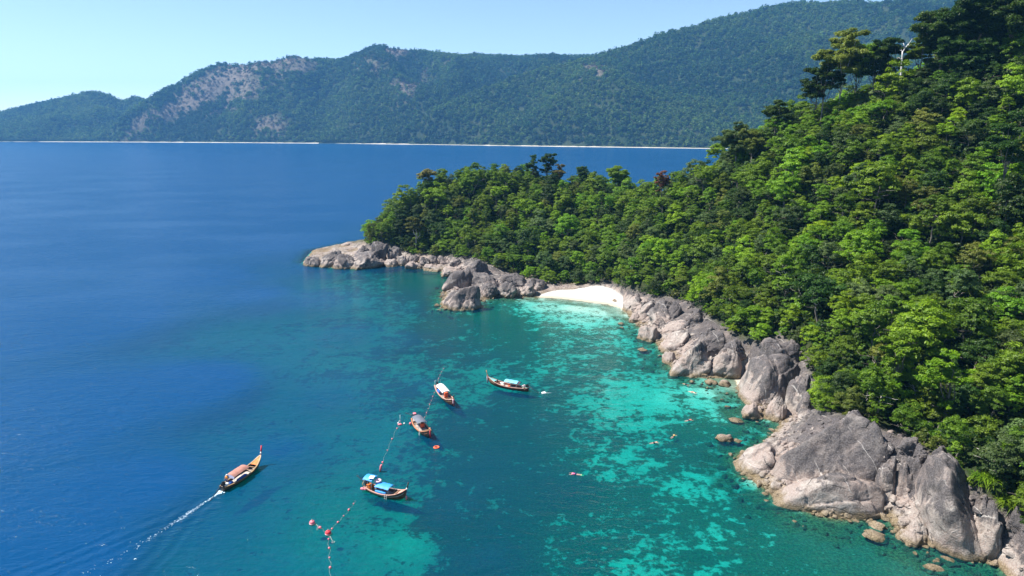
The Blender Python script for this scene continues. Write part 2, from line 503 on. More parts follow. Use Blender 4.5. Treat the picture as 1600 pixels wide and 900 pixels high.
def ground_material():
    t = NT('ground_cover')
    pos = t.pos()
    rockc, rb, z = granite_nodes(t, pos, pos, 0, 1.25)
    # forest floor
    n1 = t.noise(pos, 0.6, 4)
    floor = t.mix(t.ramp(n1, 0.35, 0.65), (0.020, 0.034, 0.010), (0.042, 0.050, 0.018))
    col = t.mix(t.attr('rock'), floor, rockc)
    # dry sand of the beach
    sandn = t.noise(pos, 1.3, 4)
    drysand = t.mix(sandn, (0.60, 0.575, 0.53), (0.70, 0.675, 0.63))
    drysand = t.mix(t.ramp(z, 0.32, 0.12), drysand, (0.46, 0.40, 0.31))
    drysand = t.mix(t.math('MULTIPLY', t.ramp(t.noise(pos, 3.5, 5, 0.7), 0.6, 0.72), t.ramp(z, 0.6, 1.1)), drysand, (0.22, 0.15, 0.09))
    col = t.mix(t.ramp(t.attr('sand'), 0.3, 0.7), col, drysand)
    # sea floor: pale sand with coral heads and weed
    warp = t.vmath('ADD', pos, t.vmath('SCALE', t.n('ShaderNodeTexNoise', ins={'Vector': pos, 'Scale': 0.16, 'Detail': 2.0}).outputs[1], None))
    flat = t.scaled(warp, (1, 1, 0.0))
    a = t.noise(flat, 0.055, 2, 0.5)
    b_ = t.noise(flat, 0.24, 4, 0.6, 0.6)
    c_ = t.noise(flat, 0.80, 5, 0.65, 0.3)
    s = t.math('ADD', t.math('ADD', t.math('MULTIPLY', a, 0.55), t.math('MULTIPLY', b_, 0.95)), t.math('MULTIPLY', c_, 1.05))   # mean about 1.12
    cov = t.attr('coral')
    th = t.math('SUBTRACT', 1.51, t.math('MULTIPLY', cov, 0.62))
    head = t.ramp(t.math('SUBTRACT', s, th), -0.09, 0.10)
    speck = t.noise(flat, 2.6, 4, 0.7)
    reef = t.mix(t.ramp(speck, 0.35, 0.65), (0.014, 0.026, 0.016), (0.085, 0.105, 0.05))
    wetsand = t.mix(t.ramp(c_, 0.3, 0.7), (0.43, 0.42, 0.36), (0.62, 0.60, 0.53))
    bed = t.mix(t.math('MULTIPLY', head, 0.9), wetsand, reef)
    # stones and weed close to the rocks
    bed = t.mix(t.math('MULTIPLY', t.attr('rock'), t.ramp(b_, 0.3, 0.6, 0.25, 0.8)), bed, t.mix(t.ramp(speck, 0.4, 0.6), (0.035, 0.035, 0.015), (0.16, 0.13, 0.06)))
    under = t.ramp(z, 0.03, -0.03)
    col = t.mix(under, col, bed)
    nrm = t.bump(t.math('ADD', t.noise(pos, 1.5, 5), t.math('MULTIPLY', t.noise(pos, 6, 4), 0.3)), 0.7, 0.6)
    return t.surface(t.n('ShaderNodeBsdfPrincipled', ins={'Base Color': col, 'Roughness': 0.9, 'Specular IOR Level': 0.1, 'Normal': nrm}))

M_GROUND = ground_material()
tag(link('ground', ter_me, None, M_GROUND), kind='structure')

# ================================================================== THE SEA
sea_keep = GH < 0.6
sea_me = grid_mesh('sea', GX, GY, np.zeros_like(GH), keep=sea_keep)
fattr(sea_me, 'depth', np.clip(-GH / APPARENT, 0, 30))

# stern of the boat under way and the way it came from, for its wash
WAKE_A = at_z(352, 764)
WAKE_B = at_z(140, 898)

def sea_material():
    t = NT('sea_water')
    pos = t.pos()
    d = t.attr('depth')
    # ripples: short wind chop over longer undulation, both running across the bay
    lo = t.noise(t.scaled(pos, (0.10, 0.17, 0.0)), 1.0, 3, 0.5, 0.5)
    md = t.noise(t.scaled(pos, (0.42, 0.85, 0.0)), 1.0, 4, 0.55, 0.6)
    hi = t.noise(t.scaled(pos, (1.9, 3.2, 0.0)), 1.0, 3, 0.6, 0.4)
    calm = t.noise(t.scaled(pos, (0.012, 0.02, 0.0)), 1.0, 3, 0.5)
    # wash of the boat: coordinates along and across its course
    ax = (WAKE_B - WAKE_A)[:2]
    ln = float(np.hypot(*ax)); ax = ax / ln
    along = t.n('ShaderNodeVectorMath', operation='DOT_PRODUCT', ins={0: t.vmath('SUBTRACT', pos, tuple(WAKE_A)), 1: (ax[0], ax[1], 0)}).outputs['Value']
    across = t.n('ShaderNodeVectorMath', operation='DOT_PRODUCT', ins={0: t.vmath('SUBTRACT', pos, tuple(WAKE_A)), 1: (-ax[1], ax[0], 0)}).outputs['Value']
    wob = t.math('MULTIPLY', t.math('SUBTRACT', lo, 0.5), 2.5)
    wash = None
    for sgn in (-1, 1):
        s = t.math('SUBTRACT', t.math('MULTIPLY', across, sgn), t.math('MULTIPLY', along, 0.36))
        s = t.math('ADD', s, wob)
        band = t.math('MULTIPLY', t.ramp(s, -9.0, -3.0), t.ramp(s, 1.2, 0.0))
        w = t.math('MULTIPLY', t.math('SINE', t.math('MULTIPLY', s, 2.6)), band)
        wash = w if wash is None else t.math('ADD', wash, w)
    wash = t.math('MULTIPLY', t.math('MULTIPLY', wash, t.math('MULTIPLY', t.ramp(along, 1.0, 6.0), t.ramp(along, 110.0, 40.0))), t.math('MULTIPLY', md, 0.085))
    h = t.math('ADD', t.math('ADD', t.math('MULTIPLY', lo, 0.5), t.math('MULTIPLY', md, 0.32)), t.math('MULTIPLY', hi, 0.11))
    h = t.math('MULTIPLY', h, t.ramp(calm, 0.3, 0.65, 0.55, 1.1))
    h = t.math('ADD', h, wash)
    nrm = t.bump(h, 1.0, 0.85)
    # the body of the water: what light comes up from it, and how much of the floor still shows through
    gloss = t.n('ShaderNodeBsdfGlossy', ins={'Color': (1, 1, 1), 'Roughness': 0.10, 'Normal': nrm})
    def expd(k):
        return t.math('EXPONENT', t.math('MULTIPLY', d, -k))
    tr = t.n('ShaderNodeCombineColor', ins={0: expd(0.85), 1: expd(0.044), 2: expd(0.070)})
    clear = t.n('ShaderNodeBsdfTransparent', ins={'Color': tr.outputs[0]})
    deep = t.mix(t.ramp(d, 8.5, 16.0), t.mix(t.ramp(d, 5.5, 9.0), (0.001, 0.041, 0.092), (0.001, 0.054, 0.118)), (0.0005, 0.042, 0.126))
    body = t.n('ShaderNodeBsdfDiffuse', ins={'Color': deep, 'Normal': nrm})
    turb = t.math('MAXIMUM', t.math('SUBTRACT', 1.0, expd(0.11)), t.ramp(d, 4.5, 16.0))
    inner = t.n('ShaderNodeMixShader', ins={0: turb, 1: clear, 2: body})
    fr = t.n('ShaderNodeFresnel', ins={'IOR': 1.33, 'Normal': nrm})
    fac = t.math('MINIMUM', t.math('MULTIPLY', fr.outputs[0], 0.60), 0.30)
    return t.surface(t.n('ShaderNodeMixShader', ins={0: fac, 1: inner, 2: gloss}))

M_SEA = sea_material()
tag(link('sea', sea_me, None, M_SEA), kind='structure')

# ================================================================== THE HILLS ACROSS THE SOUND
def massif(skyline, shore_px, crest_y, seed, gully=0.62, x_lo=-6000, x_hi=6000, y_lo=1200, y_hi=5200, step=34):
    """a range whose crest passes through the given skyline pixels at the given distances and whose foot lies on the given waterline"""
    sx = np.array([s[0] for s in skyline], float)
    cw = np.array([at_y(px, py, y) for (px, py), y in zip(skyline, crest_y)])
    cw[:, 2] -= 9.0                            # the wood stands on the crest
    b_c = cw[:, 0] / cw[:, 1]
    fw = np.array([at_z(px, py) for px, py in shore_px])
    b_f = fw[:, 0] / fw[:, 1]
    xs, ys = np.arange(x_lo, x_hi + 1, step), np.arange(y_lo, y_hi + 1, step)
    XX, YY = np.meshgrid(xs, ys)
    B = XX / YY
    yc = np.interp(B, b_c, cw[:, 1])
    zc = np.interp(B, b_c, cw[:, 2])
    yf = np.interp(B, b_f, fw[:, 1])
    n = fbm2(XX, YY, 520, 5, seed)
    yf2 = yf + 40 * fbm2(XX, YY, 300, 3, seed + 5)
    t = (YY - yf2) / np.maximum(yc - yf2, 50)
    ridges = 1 - np.abs(fbm2(XX + 0.3 * YY, YY * 0.45, 420, 4, seed + 9)) * 2
    prof = np.where(t < 1, np.sin(np.clip(t, 0, 1) * math.pi / 2) ** 0.92, 1 - 0.8 * (t - 1))
    mid = np.clip(np.sin(np.clip(t, 0, 1) * math.pi), 0, 1)
    H = zc * (prof * (1 + gully * 0.5 * n * mid) - gully * mid * (0.55 - ridges * 0.6)) + 6 * fbm2(XX, YY, 90, 3, seed + 2) * np.clip(t * 6, 0, 1)
    H = np.where(t <= 0, -3 + t * 200, np.maximum(H, 0.6 + np.clip(t, 0, 0.02) * 150))
    H = np.maximum(H, -12)
    keep = (H > -11) & (t > -0.3) & (t < 1.7)
    return xs, ys, H, keep, t

def hill_material():
    t = NT('hill_ground')
    pos = t.pos()
    n = t.noise(pos, 0.012, 5)
    col = t.mix(t.ramp(n, 0.35, 0.65), (0.018, 0.032, 0.012), (0.035, 0.045, 0.02))
    m = t.noise(pos, 0.05, 5, 0.7)
    bare = t.mix(t.ramp(m, 0.35, 0.65), (0.085, 0.070, 0.052), (0.155, 0.130, 0.105))
    col = t.mix(t.math('MULTIPLY', t.attr('bare'), t.ramp(m, 0.3, 0.5, 0.4, 1.0)), col, bare)
    return t.surface(t.n('ShaderNodeBsdfPrincipled', ins={'Base Color': col, 'Roughness': 0.95, 'Specular IOR Level': 0.05, 'Normal': t.bump(m, 0.8, 6.0)}))
M_HILL = hill_material()

# open, leafless slopes: ellipses on the hill face (centre, half sizes, tilt)
BARE = [(330, 135, 110, 22, -30), (400, 118, 90, 16, -22), (300, 160, 75, 10, -30), (255, 175, 50, 12, -30), (370, 160, 60, 9, -28), (450, 108, 40, 14, -15), (418, 202, 26, 20, 0), (615, 80, 24, 11, 10),
        (580, 105, 26, 8, 30), (640, 140, 26, 8, -40), (618, 133, 14, 10, 0), (930, 114, 22, 13, 40), (885, 102, 12, 4, -10), (215, 195, 28, 9, -35), (690, 103, 10, 4, 0)]
def bareness(px, py):
    b = np.zeros(px.shape)
    for cx, cy_, a, c, ang in BARE:
        th = math.radians(ang)
        u = (px - cx) * math.cos(th) + (py - cy_) * math.sin(th)
        v = -(px - cx) * math.sin(th) + (py - cy_) * math.cos(th)
        b = np.maximum(b, sstep(1.35, 0.55, np.sqrt((u / a) ** 2 + (v / c) ** 2)))
    return b

RANGES = {
    'hill_west': dict(skyline=[(-420, 190), (-200, 180), (0, 176), (60, 160), (110, 149), (145, 141), (172, 147), (190, 157), (214, 149), (240, 160), (300, 200), (360, 214)],
                      crest_y=[3900, 3800, 3700, 3650, 3600, 3550, 3550, 3600, 3700, 3700, 3600, 3500],
                      shore_px=[(-420, 219), (0, 221), (180, 221.5), (360, 222.5)], seed=40, x_lo=-4600, x_hi=-1100, y_lo=2500, y_hi=4700),
    'hill_middle': dict(skyline=[(140, 226), (175, 196), (200, 172), (240, 147), (285, 122), (325, 101), (345, 97), (395, 99), (430, 96), (465, 89), (490, 90), (528, 97), (560, 82), (590, 69), (612, 70), (650, 79),
                                 (700, 85), (760, 87), (820, 89), (900, 87), (925, 87), (1000, 92), (1150, 110)],
                      crest_y=[2750, 2850, 3000, 3100, 3200, 3250, 3300, 3300, 3350, 3300, 3300, 3350, 3350, 3350, 3350, 3400, 3450, 3500, 3500, 3500, 3500, 3500, 3500],
                      shore_px=[(140, 221.5), (350, 222.5), (550, 224), (700, 226), (1150, 231)], seed=77, x_lo=-2300, x_hi=1400, y_lo=1700, y_hi=4300),
    'hill_east': dict(skyline=[(560, 232), (600, 214), (640, 190), (700, 158), (760, 133), (820, 112), (880, 98), (930, 86), (975, 71), (1040, 48), (1090, 37), (1150, 20), (1200, 8), (1250, 3), (1300, 7), (1345, 13),
                               (1390, 9), (1440, 8), (1480, 14), (1560, 20), (1800, 30), (2300, 60)],
                    crest_y=[2350, 2420, 2500, 2580, 2650, 2700, 2720, 2740, 2760, 2780, 2800, 2820, 2840, 2850, 2850, 2850, 2850, 2850, 2850, 2850, 2800, 2700],
                    shore_px=[(560, 224.5), (700, 226), (900, 229), (1120, 232), (1400, 235), (2300, 238)], seed=131, gully=0.52, x_lo=-700, x_hi=3800, y_lo=1350, y_hi=3700),
}
def instancer(name, protos):
    """geometry nodes: one point = one plant, its kind, size and turn taken from attributes of the point"""
    ng = bpy.data.node_groups.new(name, 'GeometryNodeTree')
    ng.interface.new_socket('Geometry', in_out='INPUT', socket_type='NodeSocketGeometry')
    ng.interface.new_socket('Geometry', in_out='OUTPUT', socket_type='NodeSocketGeometry')
    gi, go = ng.nodes.new('NodeGroupInput'), ng.nodes.new('NodeGroupOutput')
    join = ng.nodes.new('GeometryNodeJoinGeometry')
    def named(nm, typ):
        a = ng.nodes.new('GeometryNodeInputNamedAttribute')
        a.data_type = typ
        a.inputs['Name'].default_value = nm
        return [s for s in a.outputs if s.enabled][0]
    m2p = ng.nodes.new('GeometryNodeMeshToPoints')
    ng.links.new(gi.outputs[0], m2p.inputs['Mesh'])
    kind, rot, size = named('species', 'INT'), named('turn', 'FLOAT_VECTOR'), named('size', 'FLOAT_VECTOR')
    for k, o in enumerate(protos):
        oi = ng.nodes.new('GeometryNodeObjectInfo')
        oi.transform_space = 'ORIGINAL'
        oi.inputs['Object'].default_value = o
        oi.inputs['As Instance'].default_value = True
        cmp_ = ng.nodes.new('FunctionNodeCompare')
        cmp_.data_type = 'INT'; cmp_.operation = 'EQUAL'
        ia = [s for s in cmp_.inputs if s.enabled and s.type == 'INT']
        ng.links.new(kind, ia[0]); ia[1].default_value = k
        iop = ng.nodes.new('GeometryNodeInstanceOnPoints')
        ng.links.new(m2p.outputs[0], iop.inputs['Points'])
        ng.links.new(cmp_.outputs[0], iop.inputs['Selection'])
        ng.links.new(oi.outputs['Geometry'], iop.inputs['Instance'])
        ng.links.new(rot, iop.inputs['Rotation'])
        ng.links.new(size, iop.inputs['Scale'])
        ng.links.new(iop.outputs[0], join.inputs[0])
    ng.links.new(join.outputs[0], go.inputs[0])
    return ng

def planted(name, pts, species, turn, size, protos):
    me = bpy.data.meshes.new(name)
    me.vertices.add(len(pts))
    me.vertices.foreach_set('co', np.asarray(pts, np.float32).ravel())
    a = me.attributes.new('species', 'INT', 'POINT'); a.data.foreach_set('value', np.asarray(species, np.int32))
    for nm, v in (('turn', turn), ('size', size)):
        a = me.attributes.new(nm, 'FLOAT_VECTOR', 'POINT'); a.data.foreach_set('vector', np.asarray(v, np.float32).ravel())
    o = link(name, me)
    md = o.modifiers.new('plants', 'NODES')
    md.node_group = instancer(name, protos)
    return tag(o, kind='stuff')

# ------------------------------------------------------------------ foliage
def leaf_material(name, lo, hi, trans=0.48):
    t = NT(name)
    tint = t.attr('tint')
    rnd = t.n('ShaderNodeObjectInfo').outputs['Random']
    c = t.mix(tint, lo, hi)
    hsv = t.n('ShaderNodeHueSaturation', ins={'Color': c, 'Hue': t.math('ADD', 0.485, t.math('MULTIPLY', rnd, 0.03)), 'Saturation': 1.0,
                                              'Value': t.math('ADD', 0.72, t.math('MULTIPLY', t.math('FRACT', t.math('MULTIPLY', rnd, 7.31)), 0.6))})
    d = t.n('ShaderNodeBsdfDiffuse', ins={'Color': hsv.outputs[0]})
    tr = t.n('ShaderNodeBsdfTranslucent', ins={'Color': hsv.outputs[0]})
    g = t.n('ShaderNodeBsdfGlossy', ins={'Color': (1, 1, 1), 'Roughness': 0.45})
    m = t.n('ShaderNodeMixShader', ins={0: trans, 1: d, 2: tr})
    return t.surface(t.n('ShaderNodeMixShader', ins={0: 0.012, 1: m, 2: g}))

def leaf_quads(pos, nrm, size, r, aspect=0.55):
    """diamond leaves at pos facing nrm"""
    n = len(pos)
    a = r.normal(size=(n, 3))
    u = np.cross(nrm, a); u /= np.linalg.norm(u, axis=1, keepdims=True) + 1e-9
    v = np.cross(nrm, u)
    s = size[:, None]
    droop = nrm * s * 0.12
    q = np.stack([pos - u * s - droop, pos + v * s * aspect, pos + u * s - droop, pos - v * s * aspect], 1)
    return q.reshape(-1, 3)

def crown_points(r, R, H, n_clump, style):
    """centres and radii of the leaf clumps that make up a crown (origin at the middle of the crown's underside)"""
    out = []
    lobes = []
    nl = {'dome': 7, 'dense': 6, 'spread': 8, 'tall': 7, 'bush': 4}[style]
    for k in range(nl):
        a = 2 * math.pi * k / nl + r.uniform(-0.4, 0.4)
        d = R * r.uniform(0.25, 0.62)
        z = {'dome': r.uniform(0.22, 0.68), 'dense': r.uniform(0.2, 0.66), 'spread': r.uniform(0.42, 0.80), 'tall': r.uniform(0.12, 0.85), 'bush': r.uniform(0.15, 0.6)}[style] * H
        lr = R * {'dome': r.uniform(0.36, 0.55), 'dense': r.uniform(0.42, 0.58), 'spread': r.uniform(0.26, 0.40), 'tall': r.uniform(0.34, 0.5), 'bush': r.uniform(0.4, 0.6)}[style]
        lobes.append((np.array([d * math.cos(a), d * math.sin(a), z]), lr))
    lobes.append((np.array([r.uniform(-.2, .2) * R, r.uniform(-.2, .2) * R, 0.72 * H]), R * {'spread': 0.4}.get(style, 0.52)))
    flat = {'dome': 1.0, 'dense': 1.05, 'spread': 0.85, 'tall': 1.15, 'bush': 0.9}[style]
    per = max(3, n_clump // len(lobes))
    for c, lr in lobes:
        for i in range(per):
            v = r.normal(size=3); v /= np.linalg.norm(v)
            if v[2] < -0.55: v[2] = -v[2]
            rad = lr * r.uniform(0.78, 1.05)
            p = c + v * rad * np.array([1, 1, flat])
            out.append((p, lr * r.uniform(0.26, 0.44), v))
    return out

def crown_mesh(name, mat, seed, R, H, n_clump, per, leaf, style):
    r = np.random.default_rng(seed)
    P, N, S, T = [], [], [], []
    for c, cr, out in crown_points(r, R, H, n_clump, style):
        m = max(6, int(per * (cr / (R * 0.16)) ** 1.3))
        v = r.normal(size=(m, 3)); v /= np.linalg.norm(v, axis=1, keepdims=True)
        v[:, 2] = np.where(v[:, 2] < -0.2, -v[:, 2] * 0.6, v[:, 2])
        p = c + v * cr * (r.uniform(0.55, 1.08, (m, 1))) * np.array([1, 1, 0.7])
        nn = v * 0.6 + out * 0.5 + np.array([0, 0, 0.3]) + r.normal(scale=0.38, size=(m, 3))
        nn /= np.linalg.norm(nn, axis=1, keepdims=True)
        P.append(p); N.append(nn); S.append(leaf * r.uniform(0.65, 1.3, m))
        T.append(np.clip(r.uniform(0.15, 0.85) + r.normal(scale=0.17, size=m), 0, 1))
    P, N, S, T = map(np.concatenate, (P, N, S, T))
    v = leaf_quads(P, N, S, r)
    me = mesh_np(name, v, np.arange(len(v)), 4, smooth=False)
    fattr(me, 'tint', np.repeat(T, 4))
    me.materials.append(mat)
    return me

LEAF = {
    'green': leaf_material('leaf_green', (0.055, 0.116, 0.006), (0.189, 0.294, 0.018)),
    'dark': leaf_material('leaf_dark_green', (0.017, 0.048, 0.006), (0.064, 0.120, 0.016)),
    'lime': leaf_material('leaf_lime', (0.090, 0.188, 0.005), (0.248, 0.375, 0.012)),
    'olive': leaf_material('leaf_olive', (0.080, 0.116, 0.015), (0.215, 0.249, 0.038)),
    'grey': leaf_material('leaf_grey_green', (0.050, 0.094, 0.022), (0.140, 0.200, 0.058)),
    'fresh': leaf_material('leaf_fresh_green', (0.073, 0.167, 0.006), (0.215, 0.366, 0.016)),
    'rust': leaf_material('leaf_rust', (0.10, 0.035, 0.02), (0.22, 0.09, 0.05)),
    'straw': leaf_material('leaf_straw', (0.13, 0.115, 0.035), (0.27, 0.24, 0.09)),
    'hill': leaf_material('leaf_hill_forest', (0.015, 0.054, 0.009), (0.083, 0.171, 0.023)),
    'hillpale': leaf_material('leaf_hill_pale', (0.037, 0.088, 0.012), (0.124, 0.207, 0.031)),
    'hilldark': leaf_material('leaf_hill_dark', (0.008, 0.036, 0.009), (0.041, 0.098, 0.019)),
    'hilldry': leaf_material('leaf_hill_dry', (0.07, 0.055, 0.035), (0.15, 0.12, 0.075)),
}

# small crowns for the forest of the far hills; the objects are only reached through the forest's nodes
hill_protos = []
for k in range(5):
    hill_protos.append(bpy.data.objects.new('hill_tree', crown_mesh('hill_tree', LEAF['hill'], 300 + k, 8.5, 10.5, 36, 4, 1.6, ('dome', 'dense', 'spread', 'tall', 'dome')[k])))
hill_protos_extra = []
for lf in ('hillpale', 'hilldark'):
    for k in range(5):
        me = hill_protos[k].data.copy(); me.materials.clear(); me.materials.append(LEAF[lf])
        hill_protos_extra.append(bpy.data.objects.new('hill_tree', me))
hill_protos.append(bpy.data.objects.new('dry_shrub', crown_mesh('dry_shrub', LEAF['hilldry'], 320, 4.5, 4.5, 18, 3, 1.1, 'bush')))
hill_protos += hill_protos_extra

for nm, kw in RANGES.items():
    xs, ys, H, keep, tt = massif(**kw)
    XX, YY = np.meshgrid(xs, ys)
    me = grid_mesh('hill', xs, ys, H, keep=keep)
    px_, py_, dd = project(np.stack([XX, YY, H], -1))
    bn = bareness(px_, py_) * sstep(0.25, 0.5, 0.5 + 0.5 * fbm2(XX, YY, 120, 4, kw['seed'] + 31) + 0.12)
    if nm == 'hill_west':
        bn = bn * 0
    fattr(me, 'bare', bn)
    o = tag(link('hill', me, None, M_HILL), kind='structure')
    # forest: one tree about every eleven metres on the faces turned this way
    step = kw.get('step', 34)
    n_try = int((xs[-1] - xs[0]) * (ys[-1] - ys[0]) / 82)
    qx = rng.uniform(xs[0], xs[-2], n_try); qy = rng.uniform(ys[0], ys[-2], n_try)
    ix = ((qx - xs[0]) / step).astype(int); iy = ((qy - ys[0]) / step).astype(int)
    fx = (qx - xs[ix]) / step; fy = (qy - ys[iy]) / step
    hh = (H[iy, ix] * (1 - fx) + H[iy, ix + 1] * fx) * (1 - fy) + (H[iy + 1, ix] * (1 - fx) + H[iy + 1, ix + 1] * fx) * fy
    tq = tt[iy, ix]; bq = bn[iy, ix]
    pq = np.stack([qx, qy, hh], -1)
    ppx, ppy, _ = project(pq)
    ok = (hh > 3.5) & (tq < 1.06) & (ppx > -60) & (ppx < 1560)
    ok &= ~((bq > 0.45) & (rng.uniform(0, 1, n_try) < 0.45))
    pq, bq = pq[ok], bq[ok]
    n = len(pq)
    dr = fbm(pq / np.array([260.0, 420.0, 160.0]), 4, kw['seed'] + 3) + rng.normal(size=n) * 0.16 + {'hill_east': 0.10, 'hill_middle': -0.06, 'hill_west': -0.12}[nm]
    sp = rng.integers(0, 5, n) + np.where(dr > 0.16, 6, np.where(dr < -0.14, 11, 0))
    sp = np.where((bq > 0.4) & (rng.uniform(0, 1, n) < 0.85), 5, sp)
    s = rng.uniform(0.7, 1.35, n) * np.where(rng.uniform(0, 1, n) < 0.06, 1.35, 1.0)
    pq[:, 2] -= 1.0
    planted('hill_forest', pq, sp, np.stack([np.zeros(n), np.zeros(n), rng.uniform(0, 6.28, n)], 1), np.stack([s, s, s * rng.uniform(0.85, 1.3, n)], 1), hill_protos)

def far_sand_material():
    t = NT('far_sand')
    p = t.pos()
    return t.surface(t.n('ShaderNodeBsdfPrincipled', ins={'Base Color': t.mix(t.noise(p, 0.02, 3), (0.30, 0.26, 0.20), (0.62, 0.58, 0.48)), 'Roughness': 0.95}))
# strip of sand and pale rock along the far waterline
bpx = np.arange(-100, 1280, 4)
ypx = np.interp(bpx, [-420, 0, 180, 360, 550, 700, 900, 1120, 1400], [219, 221, 221.5, 222.5, 224, 226, 229, 232, 235])
row = []
for i, (a, b) in enumerate(zip(bpx, ypx)):
    w = np.clip(0.45 + 0.9 * vnoise(np.array([[a * 0.013, 0.2, 0.4]]), 5)[0], 0.03, 1.0)
    w *= 0.55 + 0.45 * abs(vnoise(np.array([[a * 0.11, 3.2, 0.4]]), 9)[0]) * 2
    if a < 480: w *= 0.6
    if 60 < a < 200: w = max(w, 0.42)
    if 520 < a < 1250: w = max(w, 0.36)
    p = at_z(a, b + 0.7)
    dr = p[:2] / np.hypot(*p[:2])
    row.append([(p[0] - dr[0] * 6, p[1] - dr[1] * 6, -0.6), (p[0] + dr[0] * 20, p[1] + dr[1] * 20, -0.3 + 1.5 * w), (p[0] + dr[0] * 75, p[1] + dr[1] * 75, -0.4 + 3.0 * w), (p[0] + dr[0] * 85, p[1] + dr[1] * 85, -4)])
row = np.array(row)
nn = len(row)
idx = np.arange(nn * 4).reshape(nn, 4)
f = np.stack([idx[:-1, :-1], idx[1:, :-1], idx[1:, 1:], idx[:-1, 1:]], -1)
tag(link('far_beach', mesh_np('far_beach', row.reshape(-1, 3), f.reshape(-1), 4), None, far_sand_material()), kind='structure')

# ================================================================== ROCKS OF THE SHORE
M_ROCK = [granite('granite_pale', 0.42), granite('granite_grey', 0.75), granite('granite_stained', 1.2), granite('granite_tide', 0.3), granite('granite_brown', 1.35)]

_ico = {}
def icosphere(level):
    if level not in _ico:
        bm = bmesh.new()
        bmesh.ops.create_icosphere(bm, subdivisions=level, radius=1.0)
        v = np.array([p.co[:] for p in bm.verts]); v /= np.linalg.norm(v, axis=1, keepdims=True)
        f = np.array([[q.index for q in p.verts] for p in bm.faces])
        bm.free()
        _ico[level] = (v, f)
    return _ico[level]

def boulder_shape(seed, rad, level, tilt=0.0, yaw=0.0, cuts=7, rough=0.07, cracks=3, blocks=16, split=0.06, taper=0.3, lean=0.0):
    """a rounded granite block: flattened faces where it split, bulges, open joints, weathered skin"""
    r = np.random.default_rng(seed)
    d, f = icosphere(level)
    pw = 2.75
    R0 = 1.0 / (np.abs(d) ** pw).sum(1) ** (1 / pw)
    # soft planes
    k = 20.0
    acc = np.exp(-k * R0)
    for i in range(cuts):
        n = r.normal(size=3); n /= np.linalg.norm(n)
        off = r.uniform(0.58, 0.95)
        c = d @ n
        rr = np.where(c > 0.05, off / np.maximum(c, 0.05), 9)
        acc = acc + np.exp(-k * np.minimum(rr, 9))
    R = -np.log(acc) / k
    R = R * (1 + 0.13 * fbm(d * 1.3 + seed * 3.1, 3, seed) + rough * fbm(d * 4.0 + seed, 4, seed + 3))
    for i in range(cracks):
        n = r.normal(size=3) * np.array([1, 0.5, 0.8]); n /= np.linalg.norm(n)
        c = d @ n + 0.12 * fbm(d * 2.2 + i, 3, seed + 11 + i) - r.uniform(-0.45, 0.45)
        big = 0.45 if level >= 6 else 1.0
        R = R - big * r.uniform(0.035, 0.085) * np.exp(-(c / (big * r.uniform(0.014, 0.035))) ** 2) + big * 0.025 * np.tanh(c / 0.05)
    # joint-bounded blocks, each weathered back by its own amount
    if blocks:
        ext = np.array(rad) / max(rad)
        sp = r.normal(size=(blocks, 3)); sp /= np.linalg.norm(sp, axis=1, keepdims=True)
        q = d * ext + 0.10 * np.stack([fbm(d * 2.6 + 5 * j, 2, seed + 40 + j) for j in range(3)], 1)
        dd = np.linalg.norm((q[:, None] - (sp * ext)[None]) * np.array([1.0, 0.8, 1.5]), axis=2)
        o = np.argsort(dd, axis=1)[:, :2]
        d1, d2 = np.take_along_axis(dd, o, 1).T
        off = r.uniform(-1, 1, blocks)
        R = R * (1 + split * off[o[:, 0]] - 0.55 * split * np.exp(-((d2 - d1) / (0.035 if level < 6 else 0.018)) ** 2))
    R = R / R.max()
    v = d * R[:, None]
    zz = v[:, 2]
    v[:, :2] *= (1 - taper * np.clip(zz, -0.5, 1))[:, None]
    v[:, 0] += lean * zz
    v = v * np.array(rad)
    M = (Matrix.Rotation(yaw, 3, 'Z') @ Matrix.Rotation(tilt, 3, 'Y'))
    return v @ np.array(M).T, f

def rock_in(box, label=None, zb=0.0, depth=1.2, tilt=0.0, yaw=0.0, m=1, seed=0, level=5, cuts=12, rough=0.085, cracks=3, blocks=None, split=0.12, taper=0.30, lean=None, name='boulder', group=None, sink=0.45):
    """a boulder standing at height zb that spans the given box of the photograph"""
    x0, y0, x1, y1 = box
    base = at_z((x0 + x1) / 2, y1, zb)
    dep = project(base)[2]
    s = FPX / dep
    a = (x1 - x0) / s / 2
    dip = math.atan2(CAM_H - zb, base[1])
    hh = (y1 - y0) / s
    b = a * depth
    b = min(b, 0.8 * hh / math.sin(dip))
    c = max((hh - b * math.sin(dip)) / math.cos(dip), 0.3 * a * 0.8) / (1.0)
    v, f = boulder_shape(seed, (a, b, c), level, math.radians(tilt) * 0.4, math.radians(yaw), cuts, rough, cracks, blocks if blocks is not None else (22 if level < 6 else 9), split if level < 6 else split * 0.5, taper, lean if lean is not None else -tilt / 40.0)
    pos = np.array([base[0], base[1] + b * 0.9, zb + c * (1 - 2 * sink) * 0.5])
    sc = np.array([1.0, 1.0, 1.0])
    for it in range(6):
        w = v * sc + pos
        vis = w[:, 2] > zb - 0.05
        qx, qy, _ = project(w[vis])
        bx0, bx1, by0, by1 = qx.min(), qx.max(), qy.min(), qy.max()
        sc[0] *= (x1 - x0) / (bx1 - bx0)
        kz = np.clip((y1 - y0) / (by1 - by0), 0.6, 1.6)
        sc[2] *= kz
        sc[1] *= kz ** 0.5
        pos[0] += ((x0 + x1) / 2 - (bx0 + bx1) / 2) / s
        pos[1] += -(y1 - by1) / s / math.sin(dip) * 0.9
    rz = 0
    me = mesh_np(name, v * sc, f.reshape(-1), 3)
    me.materials.append(M_ROCK[m])
    o = link(name, me)
    o.location = pos
    return tag(o, label, 'boulder' if name == 'boulder' else 'rock', group)

